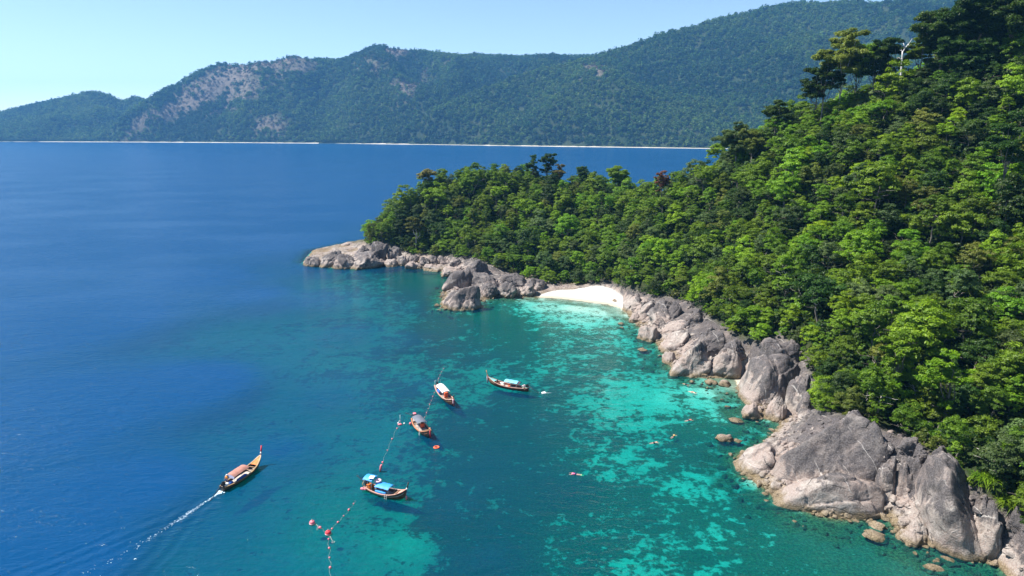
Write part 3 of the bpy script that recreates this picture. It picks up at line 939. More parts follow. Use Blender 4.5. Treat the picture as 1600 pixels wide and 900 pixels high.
SH = 'boulders along the island shore'
ROCKS = [
    # ---- headland tip
    ((473, 400, 503, 417), 'low boulder at the very tip of the headland, first to meet the sea', dict(m=4, seed=1, depth=1.2)),
    ((497, 391, 540, 418), 'rounded grey boulder with dark right flank, second from the headland tip', dict(m=4, seed=2, tilt=-12)),
    ((520, 397, 562, 421), 'long pale slab at the waterline between two tip boulders', dict(m=4, seed=3, tilt=10)),
    ((538, 390, 608, 421), 'broad pale wedge of rock ending the headland, dark gap on its right', dict(m=4, seed=4, level=5, cracks=6, tilt=-8)),
    ((578, 377, 607, 402), 'dark brown block on top of the broad pale wedge below the shrubs', dict(m=4, seed=5, zb=3.0)),
    ((556, 383, 580, 398), 'small grey block perched left of the dark brown block', dict(m=4, seed=6, zb=2.5)),
    ((526, 378, 556, 387), 'flat brown rock out in the sea behind the headland tip', dict(m=3, seed=7, depth=0.8)),
    ((605, 384, 630, 410), 'blackish boulder in the shade of trees right of the broad wedge', dict(m=4, seed=8, zb=0.6)),
    # ---- row along the cove
    ((600, 404, 624, 418), 'low brown rock in the corner where the little cove starts', dict(m=3, seed=9)),
    ((618, 399, 638, 416), 'flat topped rock at the left end of the cove row', dict(m=3, seed=10, tilt=8)),
    ((634, 398, 656, 412), 'pale tilted block in the cove row, under the trees', dict(m=4, seed=12, zb=0.8, tilt=-18)),
    ((632, 408, 664, 421), 'brown tide stained ledge in front of the pale tilted block', dict(m=3, seed=13)),
    ((655, 401, 672, 415), 'narrow pale boulder standing mid way along the cove row', dict(m=4, seed=14, zb=0.8)),
    ((668, 399, 686, 413), 'white cracked boulder standing upright in the cove row', dict(m=4, seed=15, zb=1.0)),
    ((684, 399, 706, 414), 'pale leaning boulder right of the white upright one', dict(m=4, seed=16, zb=1.0, tilt=20)),
    ((702, 404, 726, 418), 'grey boulder at the right end of the cove row', dict(m=4, seed=17, zb=1.2)),
    ((660, 412, 694, 425), 'low brown tide rock in the middle of the cove shore', dict(m=3, seed=18)),
    ((688, 416, 722, 433), 'wide brown tide ledge at the right end of the cove', dict(m=3, seed=19)),
    # ---- second point
    ((690, 421, 742, 456), 'big pale slab leaning down to the sea on the second point', dict(m=4, seed=20, level=5, tilt=-22, cracks=5)),
    ((722, 405, 764, 432), 'dark ridged rock crowning the second point below the bushes', dict(m=4, seed=21, zb=3.5, level=5, cracks=6)),
    ((736, 424, 786, 450), 'dark stained slab behind the foremost rocks of the second point', dict(m=4, seed=22, zb=2.0, tilt=14)),
    ((688, 446, 752, 486), 'pointed brown rock foremost in the water on the second point', dict(m=4, seed=23, level=5, cracks=7, tilt=-10)),
    ((724, 462, 750, 484), 'low tide rock at the right foot of the pointed brown rock', dict(m=3, seed=24)),
    ((745, 441, 779, 467), 'rounded pale boulder with a brown foot right of the pointed rock', dict(m=4, seed=25, tilt=-10)),
    ((774, 440, 812, 466), 'pale boulder split by a joint, second from the beach', dict(m=4, seed=26, tilt=-14)),
    ((806, 440, 838, 464), 'last pale boulder of the second point before the white beach', dict(m=4, seed=27, tilt=-16)),
    ((780, 426, 822, 444), 'pinkish broken rock under the trees of the second point', dict(m=4, seed=28, zb=3.0, cracks=6)),
    ((818, 434, 852, 454), 'long pale slab dipping to the left end of the white beach', dict(m=4, seed=29, zb=1.2, tilt=-14)),
    # ---- right end of the beach
    ((956, 466, 968, 473), 'small dark stone lying on the sand near the right end of the beach', dict(m=1, seed=30, level=3)),
    ((968, 444, 992, 466), 'crumbling pale bank where the beach meets the rocks, beside driftwood', dict(m=0, seed=31, zb=1.2, cracks=6)),
    ((972, 459, 1002, 489), 'rounded grey boulder at the right end of the white beach', dict(m=1, seed=32, tilt=-12)),
    ((993, 470, 1030, 501), 'sloping pale slab right of the boulder at the beach end', dict(m=0, seed=33, zb=0.8, tilt=-20)),
    ((982, 488, 1004, 505), 'brown tide rock below the sloping pale slab by the beach', dict(m=3, seed=34)),
    ((1010, 467, 1062, 500), 'purplish stained slab high under the trees near the beach', dict(m=1, seed=35, zb=3.2, cracks=6, level=5)),
    ((1042, 470, 1066, 492), 'dark reddish block at the forest edge above the purplish slab', dict(m=2, seed=36, zb=5.0)),
    ((1018, 496, 1042, 512), 'pale round stone caught between the slabs above the tide rocks', dict(m=0, seed=37, zb=2.2)),
    ((995, 507, 1030, 534), 'ochre tide stained boulder at the water below the round stone', dict(m=3, seed=38)),
    ((1032, 498, 1076, 525), 'long pale slab dipping left, between purplish slab and split boulder', dict(m=0, seed=39, zb=1.5, tilt=-24)),
    ((1068, 482, 1104, 514), 'dark grey slab under the trees, above the long pale slab', dict(m=2, seed=40, zb=4.5, tilt=-18)),
    ((1028, 515, 1078, 553), 'boulder split by dark clefts standing at the water, ochre foot', dict(m=0, seed=41, level=5, cracks=6, tilt=-14)),
    ((1034, 548, 1056, 570), 'brown tide rock right of the split boulder, half in water', dict(m=3, seed=42)),
    ((1084, 511, 1134, 550), 'dark topped broad rock under the trees behind the great smooth slab', dict(m=2, seed=43, zb=3.5, level=5, tilt=-14, cracks=5)),
    ((1046, 530, 1112, 590), 'great smooth whitish slab with an ochre foot, left of the cleft', dict(m=0, seed=44, level=5, tilt=-20, cracks=3, rough=0.04)),
    ((1102, 543, 1160, 592), 'smooth pale slab right of the cleft, above the pocket of sand', dict(m=0, seed=45, level=5, tilt=-14, cracks=3, rough=0.05)),
    ((1130, 530, 1164, 552), 'jumble of small broken rock under the trees above the sand pocket', dict(m=1, seed=46, zb=5.0, cracks=8)),
    ((1122, 593, 1142, 604), 'small grey stone lying in the shallows before the sand pocket', dict(m=1, seed=47, level=3)),
    ((1100, 592, 1122, 601), 'dark weedy stone in the shallows left of the small grey stone', dict(m=3, seed=48, level=3)),
    # ---- rocks around the big dark boulder in the middle
    ((1164, 556, 1190, 582), 'grey block leaning on the left of the tall dark boulder', dict(m=1, seed=49, zb=2.0)),
    ((1184, 527, 1238, 575), 'tall dark purple boulder under the trees above the sand pocket', dict(m=2, seed=50, zb=5.5, level=5, tilt=8)),
    ((1214, 530, 1252, 566), 'shaded dark rock beneath the trees right of the tall boulder', dict(m=2, seed=51, zb=7.0)),
    ((1151, 552, 1256, 642), 'huge rounded boulder with dark stained top and white streaks', dict(m=1, seed=52, level=6, tilt=-18, cracks=4, rough=0.045)),
    ((1194, 618, 1230, 660), 'grey lower boulder at the right foot of the huge rounded one', dict(m=1, seed=53, cracks=5)),
    ((1158, 628, 1192, 656), 'low pale rock just awash left of the grey lower boulder', dict(m=3, seed=54, depth=1.0)),
    ((1224, 584, 1274, 656), 'steep purplish slab leaning under the overhanging green bush', dict(m=1, seed=55, zb=0.8, level=5, tilt=-34, cracks=4)),
    ((1248, 606, 1276, 640), 'rust stained rock in the shade beneath the hanging bush', dict(m=2, seed=56, zb=4.0)),
    ((1246, 638, 1290, 664), 'grey block between the steep purplish slab and the black slab', dict(m=1, seed=57, zb=3.5)),
    # ---- the great slab on the right
    ((1146, 690, 1232, 752), 'low tapering left end of the great black topped slab', dict(m=1, seed=58, level=5, tilt=-20, cracks=3, rough=0.05, depth=1.0)),
    ((1196, 644, 1392, 782), 'great slab with black stained top and white quartz streaks', dict(m=2, seed=59, level=6, tilt=-16, cracks=7, rough=0.05, depth=0.8, zb=0.5)),
    ((1204, 738, 1382, 812), 'smooth grey bulge below the long crack of the great slab', dict(m=1, seed=60, level=6, tilt=-9, cracks=2, rough=0.03, depth=0.7)),
    ((1318, 640, 1352, 664), 'dark block on the top edge of the great slab under the bushes', dict(m=2, seed=61, zb=8.5)),
    ((1366, 680, 1410, 722), 'cracked dark rock above the cleft, right of the great slab', dict(m=2, seed=62, zb=6.0, cracks=7)),
    ((1404, 682, 1436, 708), 'nearly black broken block at the forest edge above the cleft', dict(m=2, seed=63, zb=8.5, cracks=6)),
    ((1428, 692, 1452, 716), 'dark grey block beside a green shrub at the forest edge', dict(m=2, seed=64, zb=8.5)),
    ((1364, 712, 1404, 770), 'grey wall of rock filling the cleft right of the great slab', dict(m=1, seed=65, zb=3.0, cracks=5)),
    ((1390, 712, 1446, 812), 'upright smooth grey pillar of rock right of the cleft', dict(m=1, seed=66, level=5, tilt=-14, cracks=3, rough=0.05)),
    ((1428, 704, 1567, 879), 'big wrinkled pale grey rock face, the largest rock at lower right', dict(m=0, seed=67, level=6, tilt=0, lean=-0.28, taper=0.25, cracks=12, rough=0.07, depth=1.4, split=0.12, blocks=14)),
    ((1508, 772, 1568, 879), 'rounded right shoulder of the wrinkled rock face, ochre at its foot', dict(m=0, seed=167, level=5, tilt=6, cracks=6, rough=0.06, depth=1.3, taper=0.25)),
    ((1438, 696, 1502, 760), 'dark stained shoulder above the wrinkled pale rock face', dict(m=2, seed=68, zb=6.0, level=5, tilt=30, cracks=5)),
    ((1566, 790, 1612, 846), 'cracked grey rock at the right edge of the photo under the palm', dict(m=1, seed=69, zb=4.0, cracks=6)),
    ((1568, 832, 1640, 912), 'pale rounded rock cut by the lower right corner of the photo', dict(m=0, seed=70, level=5, cracks=4)),
    ((1346, 826, 1384, 848), 'yellowish flat stone awash, leftmost of the stones below the cleft', dict(m=3, seed=71, tilt=10)),
    ((1364, 796, 1392, 815), 'grey stone wedged in the mouth of the cleft', dict(m=1, seed=72)),
    ((1356, 813, 1384, 830), 'small greenish stone between the wedged stone and the yellowish one', dict(m=3, seed=73)),
    ((1398, 826, 1444, 856), 'ochre footed stone below the pillar, under the pale square block', dict(m=3, seed=74)),
    ((1416, 811, 1450, 838), 'pale square block resting on the ochre footed stone', dict(m=0, seed=75, zb=1.0, cuts=9)),
    ((1444, 832, 1466, 857), 'small upright stone right of the pale square block', dict(m=3, seed=76)),
    ((1380, 792, 1398, 810), 'narrow brown stone at the left foot of the pillar', dict(m=3, seed=77)),
    # ---- loose rocks in the water
    ((1117, 678, 1147, 691), 'white topped rock alone in the water off the big boulders', dict(m=0, seed=78, depth=0.7)),
    ((1146, 685, 1160, 692), 'small brown rock barely awash right of the white topped rock', dict(m=3, seed=79, level=3)),
    ((996, 543, 1012, 549), 'low brown stone awash off the split boulder', dict(m=3, seed=80, level=3)),
    ((1138, 652, 1162, 661), 'olive stone just under the surface left of the low pale rock', dict(m=3, seed=81, level=3)),
]
for box, label, kw in ROCKS:
    rock_in(box, label, group=SH, **kw)

# boulders lying on the sea floor close in, seen through the water
for i in range(70):
    j = rng.integers(24, len(SHORE_PX) - 2)
    p = poly[j] + (poly[j + 1] - poly[j]) * rng.uniform()
    q = p + rng.normal(size=2) * 3.2
    sdq = signed_dist(np.array([q[0]]), np.array([q[1]]))[0]
    if sdq > -0.6 or sdq < -8: continue
    pass

# rubble: small broken stone all over the banks and just below the waterline
def rubble():
    protos = []
    for k in range(6):
        v, f = boulder_shape(500 + k, (0.62, 0.5, 0.40), 3, 0, 0, 14, 0.08, 1, 9, 0.09)
        me = mesh_np('rubble_stone', v, f.reshape(-1), 3, smooth=False)
        me.materials.append(M_ROCK[(1, 4, 3, 1, 2, 3)[k]])
        protos.append(bpy.data.objects.new('rubble_stone', me))
    pts, sz = [], []
    n = 9000
    j = rng.integers(0, len(SHORE_PX) - 1, n)
    u = rng.uniform(0, 1, n)
    p = poly[j] + (poly[j + 1] - poly[j]) * u[:, None] + rng.normal(size=(n, 2)) * 6.5
    sd = signed_dist(p[:, 0], p[:, 1])
    h = height_at(p[:, 0], p[:, 1])
    qx, qy, _ = project(np.stack([p[:, 0], p[:, 1], h], -1))
    ey = np.interp(qx, EDGE_X, EDGE_Y)
    sandy = np.maximum(sstep(-5, -1, poly_dist_px(p[:, 0], p[:, 1], BEACH_W)), sstep(-3.5, -1, poly_dist_px(p[:, 0], p[:, 1], POCKET_W)))
    ok = (qy > ey - 3) & (sd > -7) & (sandy < 0.5) & (rng.uniform(0, 1, n) < np.where(sd < 0, 0.35, 0.8) * np.exp(np.minimum(sd, 0) * 0.22))
    ok &= (qx > 440) & (qx < 1680)
    p, h, sd = p[ok], h[ok], sd[ok]
    m = len(p)
    s = np.clip(rng.lognormal(-0.35, 0.5, m), 0.25, 2.3)
    print('rubble', m)
    planted('rubble', np.stack([p[:, 0], p[:, 1], h + s * 0.06], 1), np.where(sd < 0.5, rng.choice([2, 5, 2, 5, 1], m), rng.integers(0, 6, m)),
            np.stack([rng.uniform(-.5, .5, m), rng.uniform(-.5, .5, m), rng.uniform(0, 6.28, m)], 1), np.stack([s, s, s], 1) * rng.uniform(0.75, 1.3, (m, 3)), protos)
rubble()

# ================================================================== TREES OF THE ISLAND
def bark(name, col, col2):
    t = NT(name)
    co = t.objco()
    n = t.noise(t.scaled(co, (3, 3, 0.7)), 1.0, 4, 0.6)
    return t.surface(t.n('ShaderNodeBsdfPrincipled', ins={'Base Color': t.mix(t.ramp(n, 0.35, 0.65), col, col2), 'Roughness': 0.85, 'Normal': t.bump(n, 0.5, 0.1)}))
BARK = bark('bark_grey', (0.10, 0.085, 0.07), (0.24, 0.21, 0.18))
BARK_PALE = bark('bark_pale', (0.34, 0.30, 0.26), (0.60, 0.56, 0.50))
BARK_DEAD = bark('bark_dead', (0.42, 0.40, 0.38), (0.72, 0.70, 0.68))

def tube(path, radii, sides=7):
    """round tapering limb along a path; returns vertices and quads"""
    path = np.asarray(path, float)
    n = len(path)
    V, F = [], []
    tang = np.gradient(path, axis=0)
    ref = np.array([0.31, 0.9, 0.2])
    for i in range(n):
        t = tang[i] / (np.linalg.norm(tang[i]) + 1e-9)
        u = np.cross(t, ref); u /= np.linalg.norm(u) + 1e-9
        w = np.cross(t, u)
        for k in range(sides):
            a = 2 * math.pi * k / sides
            V.append(path[i] + radii[i] * (math.cos(a) * u + math.sin(a) * w))
    for i in range(n - 1):
        for k in range(sides):
            k2 = (k + 1) % sides
            F.append((i * sides + k, i * sides + k2, (i + 1) * sides + k2, (i + 1) * sides + k))
    return np.array(V), F

class Shape:
    """gathers tubes, boxes and loose faces into one mesh"""
    def __init__(self): self.V, self.F, self.n = [], [], 0
    def add(self, V, F):
        V = np.asarray(V, float)
        self.V.append(V)
        self.F += [tuple(i + self.n for i in f) for f in F]
        self.n += len(V)
        return self
    def tube(self, path, radii, sides=7, caps=True):
        if np.isscalar(radii): radii = [radii] * len(path)
        V, F = tube(path, radii, sides)
        if caps:
            F = F + [tuple(range(sides))[::-1], tuple(range(len(V) - sides, len(V)))]
        return self.add(V, F)
    def box(self, c, s, rot=(0, 0, 0)):
        c = np.array(c, float); s = np.array(s, float) / 2
        q = np.array([(x, y, z) for z in (-1, 1) for y in (-1, 1) for x in (-1, 1)], float) * s
        q = q @ np.array(Euler(rot).to_matrix()).T + c
        return self.add(q, [(0, 2, 3, 1), (4, 5, 7, 6), (0, 1, 5, 4), (2, 6, 7, 3), (0, 4, 6, 2), (1, 3, 7, 5)])
    def ball(self, c, r, level=2, squash=(1, 1, 1)):
        v, f = icosphere(level)
        return self.add(v * r * np.array(squash) + np.array(c), [tuple(q) for q in f])
    def torus(self, c, R, r, axis='z', n=20, m=8):
        V, F = [], []
        for i in range(n):
            a = 2 * math.pi * i / n
            for j in range(m):
                b = 2 * math.pi * j / m
                p = ((R + r * math.cos(b)) * math.cos(a), (R + r * math.cos(b)) * math.sin(a), r * math.sin(b))
                if axis == 'x': p = (p[2], p[0], p[1])
                if axis == 'y': p = (p[0], p[2], p[1])
                V.append(p)
                F.append((i * m + j, ((i + 1) % n) * m + j, ((i + 1) % n) * m + (j + 1) % m, i * m + (j + 1) % m))
        return self.add(np.array(V) + np.array(c), F)
    def mesh(self, name, mat, smooth=True):
        V = np.concatenate(self.V)
        me = mesh_np(name, V, [i for f in self.F for i in f], [len(f) for f in self.F], smooth)
        if mat is not None: me.materials.append(mat)
        return me

def trunk_mesh(name, seed, h, r0, spread, mat, limbs=6, bend=0.6, up=0.55):
    r = np.random.default_rng(seed)
    s = Shape()
    path = [np.array([0, 0, -2.0])]
    dx, dy = r.normal(size=2) * bend * 0.3
    for i in range(1, 7):
        z = h * i / 6
        path.append(np.array([dx * i + r.normal() * 0.12, dy * i + r.normal() * 0.12, z]))
    s.tube(path, [r0 * (1.25 if i == 0 else 1 - 0.11 * i) for i in range(7)], 8)
    for k in range(limbs):
        z = h * r.uniform(0.45, 0.98)
        i = z / h * 6
        b = path[int(i)] + (path[min(int(i) + 1, 6)] - path[int(i)]) * (i - int(i))
        a = 2 * math.pi * k / limbs + r.uniform(-.5, .5)
        L = spread * r.uniform(0.5, 0.95)
        p = [b]
        for q in (0.35, 0.7, 1.0):
            p.append(b + np.array([math.cos(a) * L * q, math.sin(a) * L * q, L * up * q ** 0.8]) + r.normal(size=3) * 0.12 * L)
        s.tube(p, [r0 * 0.42, r0 * 0.32, r0 * 0.2, r0 * 0.07], 5)
    return s.mesh(name, mat)

# crown kinds: style, radius, height, clumps, leaves per clump, leaf size
KINDS = {'dome': (4.4, 6.6, 120, 54, 0.195), 'dense': (4.1, 6.6, 120, 54, 0.185), 'spread': (4.9, 6.0, 120, 54, 0.20), 'tall': (3.7, 8.2, 120, 54, 0.185), 'bush': (1.9, 2.4, 30, 26, 0.22)}
crowns, trunks = {}, {}
def crown_of(style, leaf, variant):
    key = (style, leaf, variant)
    if key not in crowns:
        R, H, nc, per, ls = KINDS[style]
        base = (style, variant)
        if base in crowns:
            me = crowns[base].copy()
            me.materials.clear()
            me.materials.append(LEAF[leaf])
        else:
            me = crown_mesh('crown', LEAF[leaf], 700 + 10 * list(KINDS).index(style) + variant, R, H, nc, per, ls, style)
            crowns[base] = me
        crowns[key] = me
    return crowns[key]
def trunk_of(style, variant, pale):
    key = (style, variant, pale)
    if key not in trunks:
        R, H = KINDS[style][:2]
        trunks[key] = trunk_mesh('trunk', 900 + variant * 7 + len(style), 6.0 + H * 0.55, 0.2, R, BARK_PALE if pale else BARK)
    return trunks[key]

def plant_tree(x, y, style, leaf, variant, size, lift, turn, pale=False, name='broadleaf_tree', squash=1.0):
    """an Empty at the foot of the tree carrying trunk and crown; the crown's underside hangs 'lift' above the ground"""
    z = float(height_at(x, y)[0])
    t = empty(name, (x, y, z - 0.1), turn)
    if style != 'bush':
        o = link('trunk', trunk_of(style, variant % 2, pale), t)
        o.scale = (size, size, (lift + KINDS[style][1] * 0.5 * size) / (6.0 + KINDS[style][1] * 0.55))
    c = link('crown' if style != 'bush' else 'foliage', crown_of(style, leaf, variant), t)
    c.location = (0, 0, lift)
    c.scale = (size, size, size * squash)
    if style == 'bush':
        o = link('stem', trunk_of('dome', 0, False), t)
        o.scale = (0.35, 0.35, 0.16 * size)
    return t

# places for trees: thrown at random, never closer than their crowns allow
def forest_places(n_try, gap, rr):
    px = rr.uniform(560, 1700, n_try)
    # throw over the plan of the island
    x = rr.uniform(-85, 250, n_try); y = rr.uniform(45, 362, n_try)
    h = height_at(x, y)
    sd = signed_dist(x, y)
    ok = (h > 1.0) & (sd > 2)
    x, y, h = x[ok], y[ok], h[ok]
    qx, qy, dep = project(np.stack([x, y, h], -1))
    sandy = poly_dist_px(x, y, BEACH_W) > -1.0
    ok = (qy < np.interp(qx, EDGE_X, EDGE_Y) - 2) & (qx > 574) & (qx < 2500) & (qy > -600) & (qy < 1500) & ~sandy
    x, y, h, dep = x[ok], y[ok], h[ok], dep[ok]
    cell = {}
    keep, gaps = [], []
    g = gap
    for i in range(len(x)):
        fr_ = ((i * 7919) % 97) / 97.0
        gi = g * (0.72 + 0.70 * fr_ ** 1.6)
        cx, cy_ = int(x[i] // (g * 1.45)), int(y[i] // (g * 1.45))
        good = True
        for a in (-1, 0, 1):
            for b in (-1, 0, 1):
                for j in cell.get((cx + a, cy_ + b), ()):
                    if (x[i] - x[j]) ** 2 + (y[i] - y[j]) ** 2 < gi * gi: good = False; break
                if not good: break
            if not good: break
        if good:
            cell.setdefault((cx, cy_), []).append(i)
            keep.append(i); gaps.append(gi / g)
    forest_places.gaps = np.array(gaps)
    return x[keep], y[keep], h[keep]

tr = np.random.default_rng(5)
TX, TY, TZ = forest_places(90000, 4.9, tr)
TG = forest_places.gaps
# those behind the ridge show nothing
def hidden(x, y, top):
    out = np.zeros(len(x), bool)
    for s in np.linspace(0.35, 0.97, 60):
        g = height_at(x * s, y * s)
        zz = CAM_H + (top - CAM_H) * s
        out |= (g + np.where(signed_dist(x * s, y * s) > 4, 5.0, 0.0)) > zz + 1.0
    return out
hid = hidden(TX, TY, TZ + 11.0)
hid2 = hidden(TX, TY, TZ + 17.0)
TX, TY, TZ, hid, TG = TX[~hid2], TY[~hid2], TZ[~hid2], hid[~hid2], TG[~hid2]
print('trees in all', len(TX), 'hidden', hid.sum())
n = len(TX)
tpx, tpy, tdep = project(np.stack([TX, TY, TZ + 8.0], -1))
# what grows where: broad drifts of colour, as on the photographed slope
drift = fbm2(TX, TY, 34, 3, 61)
u = tr.uniform(0, 1, n)
bright = sstep(-0.25, 0.35, drift + 0.10)
leafs = np.where(u < 0.36, 'green', np.where(u < 0.36 + 0.20 * (1 - 0.5 * bright), 'dark', np.where(u < 0.76, 'fresh', np.where(u < 0.86, 'grey', np.where(u < 0.92, 'olive', 'lime')))))
leafs = np.where((bright > 0.75) & (u > 0.9), 'lime', leafs)
# dark crowns at the top of the slope, on the right hand ridge
topright = (tpx > 1430) & (tpy < 150) | (tpx > 1560) & (tpy < 330)
leafs = np.where(topright & (leafs != 'olive') & (u < 0.55), 'dark', leafs)
head = tpx < 1000
leafs = np.where(head & (leafs == 'lime') & (u < 0.965), 'green', leafs)
# single bright trees the photograph shows
for bx, by, lf in [(1480, 240, 'lime'), (1255, 235, 'lime'), (1450, 120, 'lime'), (1380, 205, 'lime'), (1390, 170, 'lime'), (850, 325, 'lime'), (935, 345, 'olive'), (1455, 565, 'lime'), (1580, 610, 'lime'), (1440, 300, 'olive'),
                   (1395, 285, 'olive'), (1290, 180, 'olive'), (830, 285, 'olive'), (1165, 240, 'olive'), (665, 330, 'olive'), (700, 318, 'lime'), (1330, 590, 'olive'), (1305, 610, 'lime'), (640, 330, 'lime'), (1000, 400, 'fresh')]:
    d = (tpx - bx) ** 2 + (tpy - by) ** 2
    leafs[np.argmin(d)] = lf
styles = np.where(u * 37 % 1 < 0.40, 'dome', np.where(u * 37 % 1 < 0.70, 'dense', np.where(u * 37 % 1 < 0.82, 'spread', 'tall')))
size = TG * tr.uniform(0.86, 1.18, n)
lift = tr.uniform(0.4, 3.6, n) + 2.2 * sstep(0.85, 1.4, TG) * tr.uniform(0, 1, n)
ed = np.interp(tpx, EDGE_X, EDGE_Y)
gpx, gpy, gdep = project(np.stack([TX, TY, TZ], -1))
edge_m = (np.interp(gpx, EDGE_X, EDGE_Y) - gpy) / (FPX / gdep)            # metres up the picture from the forest edge
lowrow = sstep(7.0, 0.5, edge_m)
lift = lift * (1 - 0.75 * lowrow)
size = size * (1 - 0.25 * lowrow)
variant = tr.integers(0, 3, n)
turn = tr.uniform(0, 6.28, n)
# how large each shows
show = size * np.array([KINDS[s][0] for s in styles]) / tdep
inframe = (tpx > -20) & (tpx < 1620) & (tpy > -30) & (tpy < 930)
show = np.where(inframe & ~hid, show, show * 0.2)
order = np.argsort(-show)
N_SINGLE = 292
single = np.zeros(n, bool); single[order[:N_SINGLE]] = True

trees = []                                                                # every single tree with what its label needs
for i in np.where(single)[0]:
    t = plant_tree(TX[i], TY[i], styles[i], leafs[i], int(variant[i]), float(size[i]), float(lift[i]), float(turn[i]), pale=bool((i * 13) % 9 == 0))
    trees.append((t, str(styles[i]), str(leafs[i]), float(tpx[i]), float(tpy[i]), float(size[i])))

# the rest of the wood, farther up and on the headland, reads as one mass
rest = np.where(~single)[0]
combos, protos, spec = {}, [], []
for i in rest:
    k = (styles[i], leafs[i], int(variant[i]) % 2)
    if k not in combos:
        combos[k] = len(protos)
        protos.append(bpy.data.objects.new('forest_tree', crown_of(*k)))
    spec.append(combos[k])
trunk_proto = bpy.data.objects.new('forest_trunk', trunk_of('dome', 0, False))
protos.append(trunk_proto)
rs = size[rest]
pc = np.stack([TX[rest], TY[rest], TZ[rest] + lift[rest]], 1)
pt = np.stack([TX[rest], TY[rest], TZ[rest]], 1)
rot = np.stack([np.zeros(len(rest)), np.zeros(len(rest)), turn[rest]], 1)
planted('forest', np.concatenate([pc, pt]), spec + [len(protos) - 1] * len(rest), np.concatenate([rot, rot]),
        np.concatenate([np.stack([rs, rs, rs], 1), np.stack([rs, rs, (lift[rest] + 2.2) / 8.5], 1)]), protos)

# undergrowth between and under the trees
ux, uy, uz = forest_places(60000, 2.2, tr)
uq = ~hidden(ux, uy, uz + 4)
ux, uy, uz = ux[uq], uy[uq], uz[uq]
gx_, gy_, gd_ = project(np.stack([ux, uy, uz], -1))
em = (np.interp(gx_, EDGE_X, EDGE_Y) - gy_) / (FPX / gd_)
edge_b = (em < 2.2) & (gx_ > 570) & (gx_ < 1610)
sel = np.where(edge_b)[0]
tr.shuffle(sel)
shrub_i = sel[:190]
shrubs = []
for i in shrub_i:
    lf = ('green', 'fresh', 'lime', 'dark', 'fresh', 'olive', 'grey')[int(tr.integers(0, 7))]
    s = float(tr.uniform(0.6, 1.15))
    t = plant_tree(ux[i], uy[i], 'bush', lf, int(tr.integers(0, 3)), s, -0.15, float(tr.uniform(0, 6.28)), name='shrub')
    shrubs.append((t, 'bush', lf, float(gx_[i]), float(gy_[i]), s))
un = np.setdiff1d(np.arange(len(ux)), shrub_i)
up = [bpy.data.objects.new('bush', crown_of('bush', lf, k)) for k, lf in enumerate(('dark', 'green', 'dark'))]
m = len(un)
us = tr.uniform(0.8, 1.7, m)
planted('undergrowth', np.stack([ux[un], uy[un], uz[un] - 0.2], 1), tr.integers(0, 3, m), np.stack([np.zeros(m), np.zeros(m), tr.uniform(0, 6.28, m)], 1), np.stack([us, us, us], 1), up)
print('shrubs', len(shrubs), 'undergrowth', m)

# ------------------------------------------------------------------ trees one would point out
def tall_tree(px, py_top, y, height, label, leaf='dark', seed=0, spread=5.0, pale=True, clumps=None, name='emergent_tree', r0=0.22):
    """a tree that stands above the wood: bare trunk, forking limbs that each carry a flat tuft of leaves"""
    top = at_y(px, py_top, y)
    g = float(height_at(top[0], y)[0])
    h = top[2] - g
    r = np.random.default_rng(seed)
    t = empty(name, (top[0], y, g), 0, label, 'tree')
    s = Shape()
    bend = r.normal(size=2) * 0.05
    stem_h = h * 0.62
    path = [np.array([bend[0] * z, bend[1] * z, z]) + r.normal(size=3) * 0.08 for z in np.linspace(-2, stem_h, 8)]
    s.tube(path, list(np.linspace(r0 * 1.3, r0 * 0.7, 8)), 8)
    tips = []
    nl = clumps or 7
    for k in range(nl):
        a = 2 * math.pi * k / nl + r.uniform(-.4, .4)
        b = path[-1] - np.array([0, 0, r.uniform(0, 0.28) * h])
        end = np.array([math.cos(a) * spread * r.uniform(.45, 1.0), math.sin(a) * spread * r.uniform(.45, 1.0), h * r.uniform(0.72, 1.0)])
        if k == 0: end = np.array([0, 0, h])
        m1 = b + (end - b) * 0.4 + np.array([0, 0, -0.06 * h]) + r.normal(size=3) * 0.3
        m2 = b + (end - b) * 0.75 + r.normal(size=3) * 0.25
        s.tube([b, m1, m2, end], [r0 * .5, r0 * .4, r0 * .26, r0 * .1], 6)
        tips += [end, m2 + r.normal(size=3) * 1.2, m1 + (m2 - m1) * 0.5 + np.array([0, 0, 0.8]) + r.normal(size=3) * 1.0]
    link('trunk', s.mesh('trunk', BARK_PALE if pale and seed in (1, 6, 12, 13, 21) else BARK), t)
    P, N, S, T = [], [], [], []
    for e in tips:
        cr = spread * r.uniform(0.30, 0.50)
        m = min(1500, int(900 * (cr / 1.6) ** 2))
        for sub in range(6):
            c = e + r.normal(size=3) * cr * np.array([.55, .55, .22])
            v = r.normal(size=(m // 6, 3)); v /= np.linalg.norm(v, axis=1, keepdims=True)
            P.append(c + v * cr * 0.55 * r.uniform(0.4, 1.05, (m // 6, 1)) * np.array([1, 1, 0.5]))
            nn = v * 0.5 + np.array([0, 0, 0.7]) + r.normal(scale=0.35, size=v.shape)
            N.append(nn / np.linalg.norm(nn, axis=1, keepdims=True))
            S.append(0.21 * max(1.0, cr / 2.1) * r.uniform(0.7, 1.3, m // 6))
            T.append(np.clip(r.uniform(.2, .8) + r.normal(scale=.15, size=m // 6), 0, 1))
    P, N, S, T = map(np.concatenate, (P, N, S, T))
    v = leaf_quads(P, N, S, r)
    me = mesh_np('crown', v, np.arange(len(v)), 4, smooth=False)
    fattr(me, 'tint', np.repeat(T, 4)); me.materials.append(LEAF[leaf])
    link('crown', me, t)
    return t

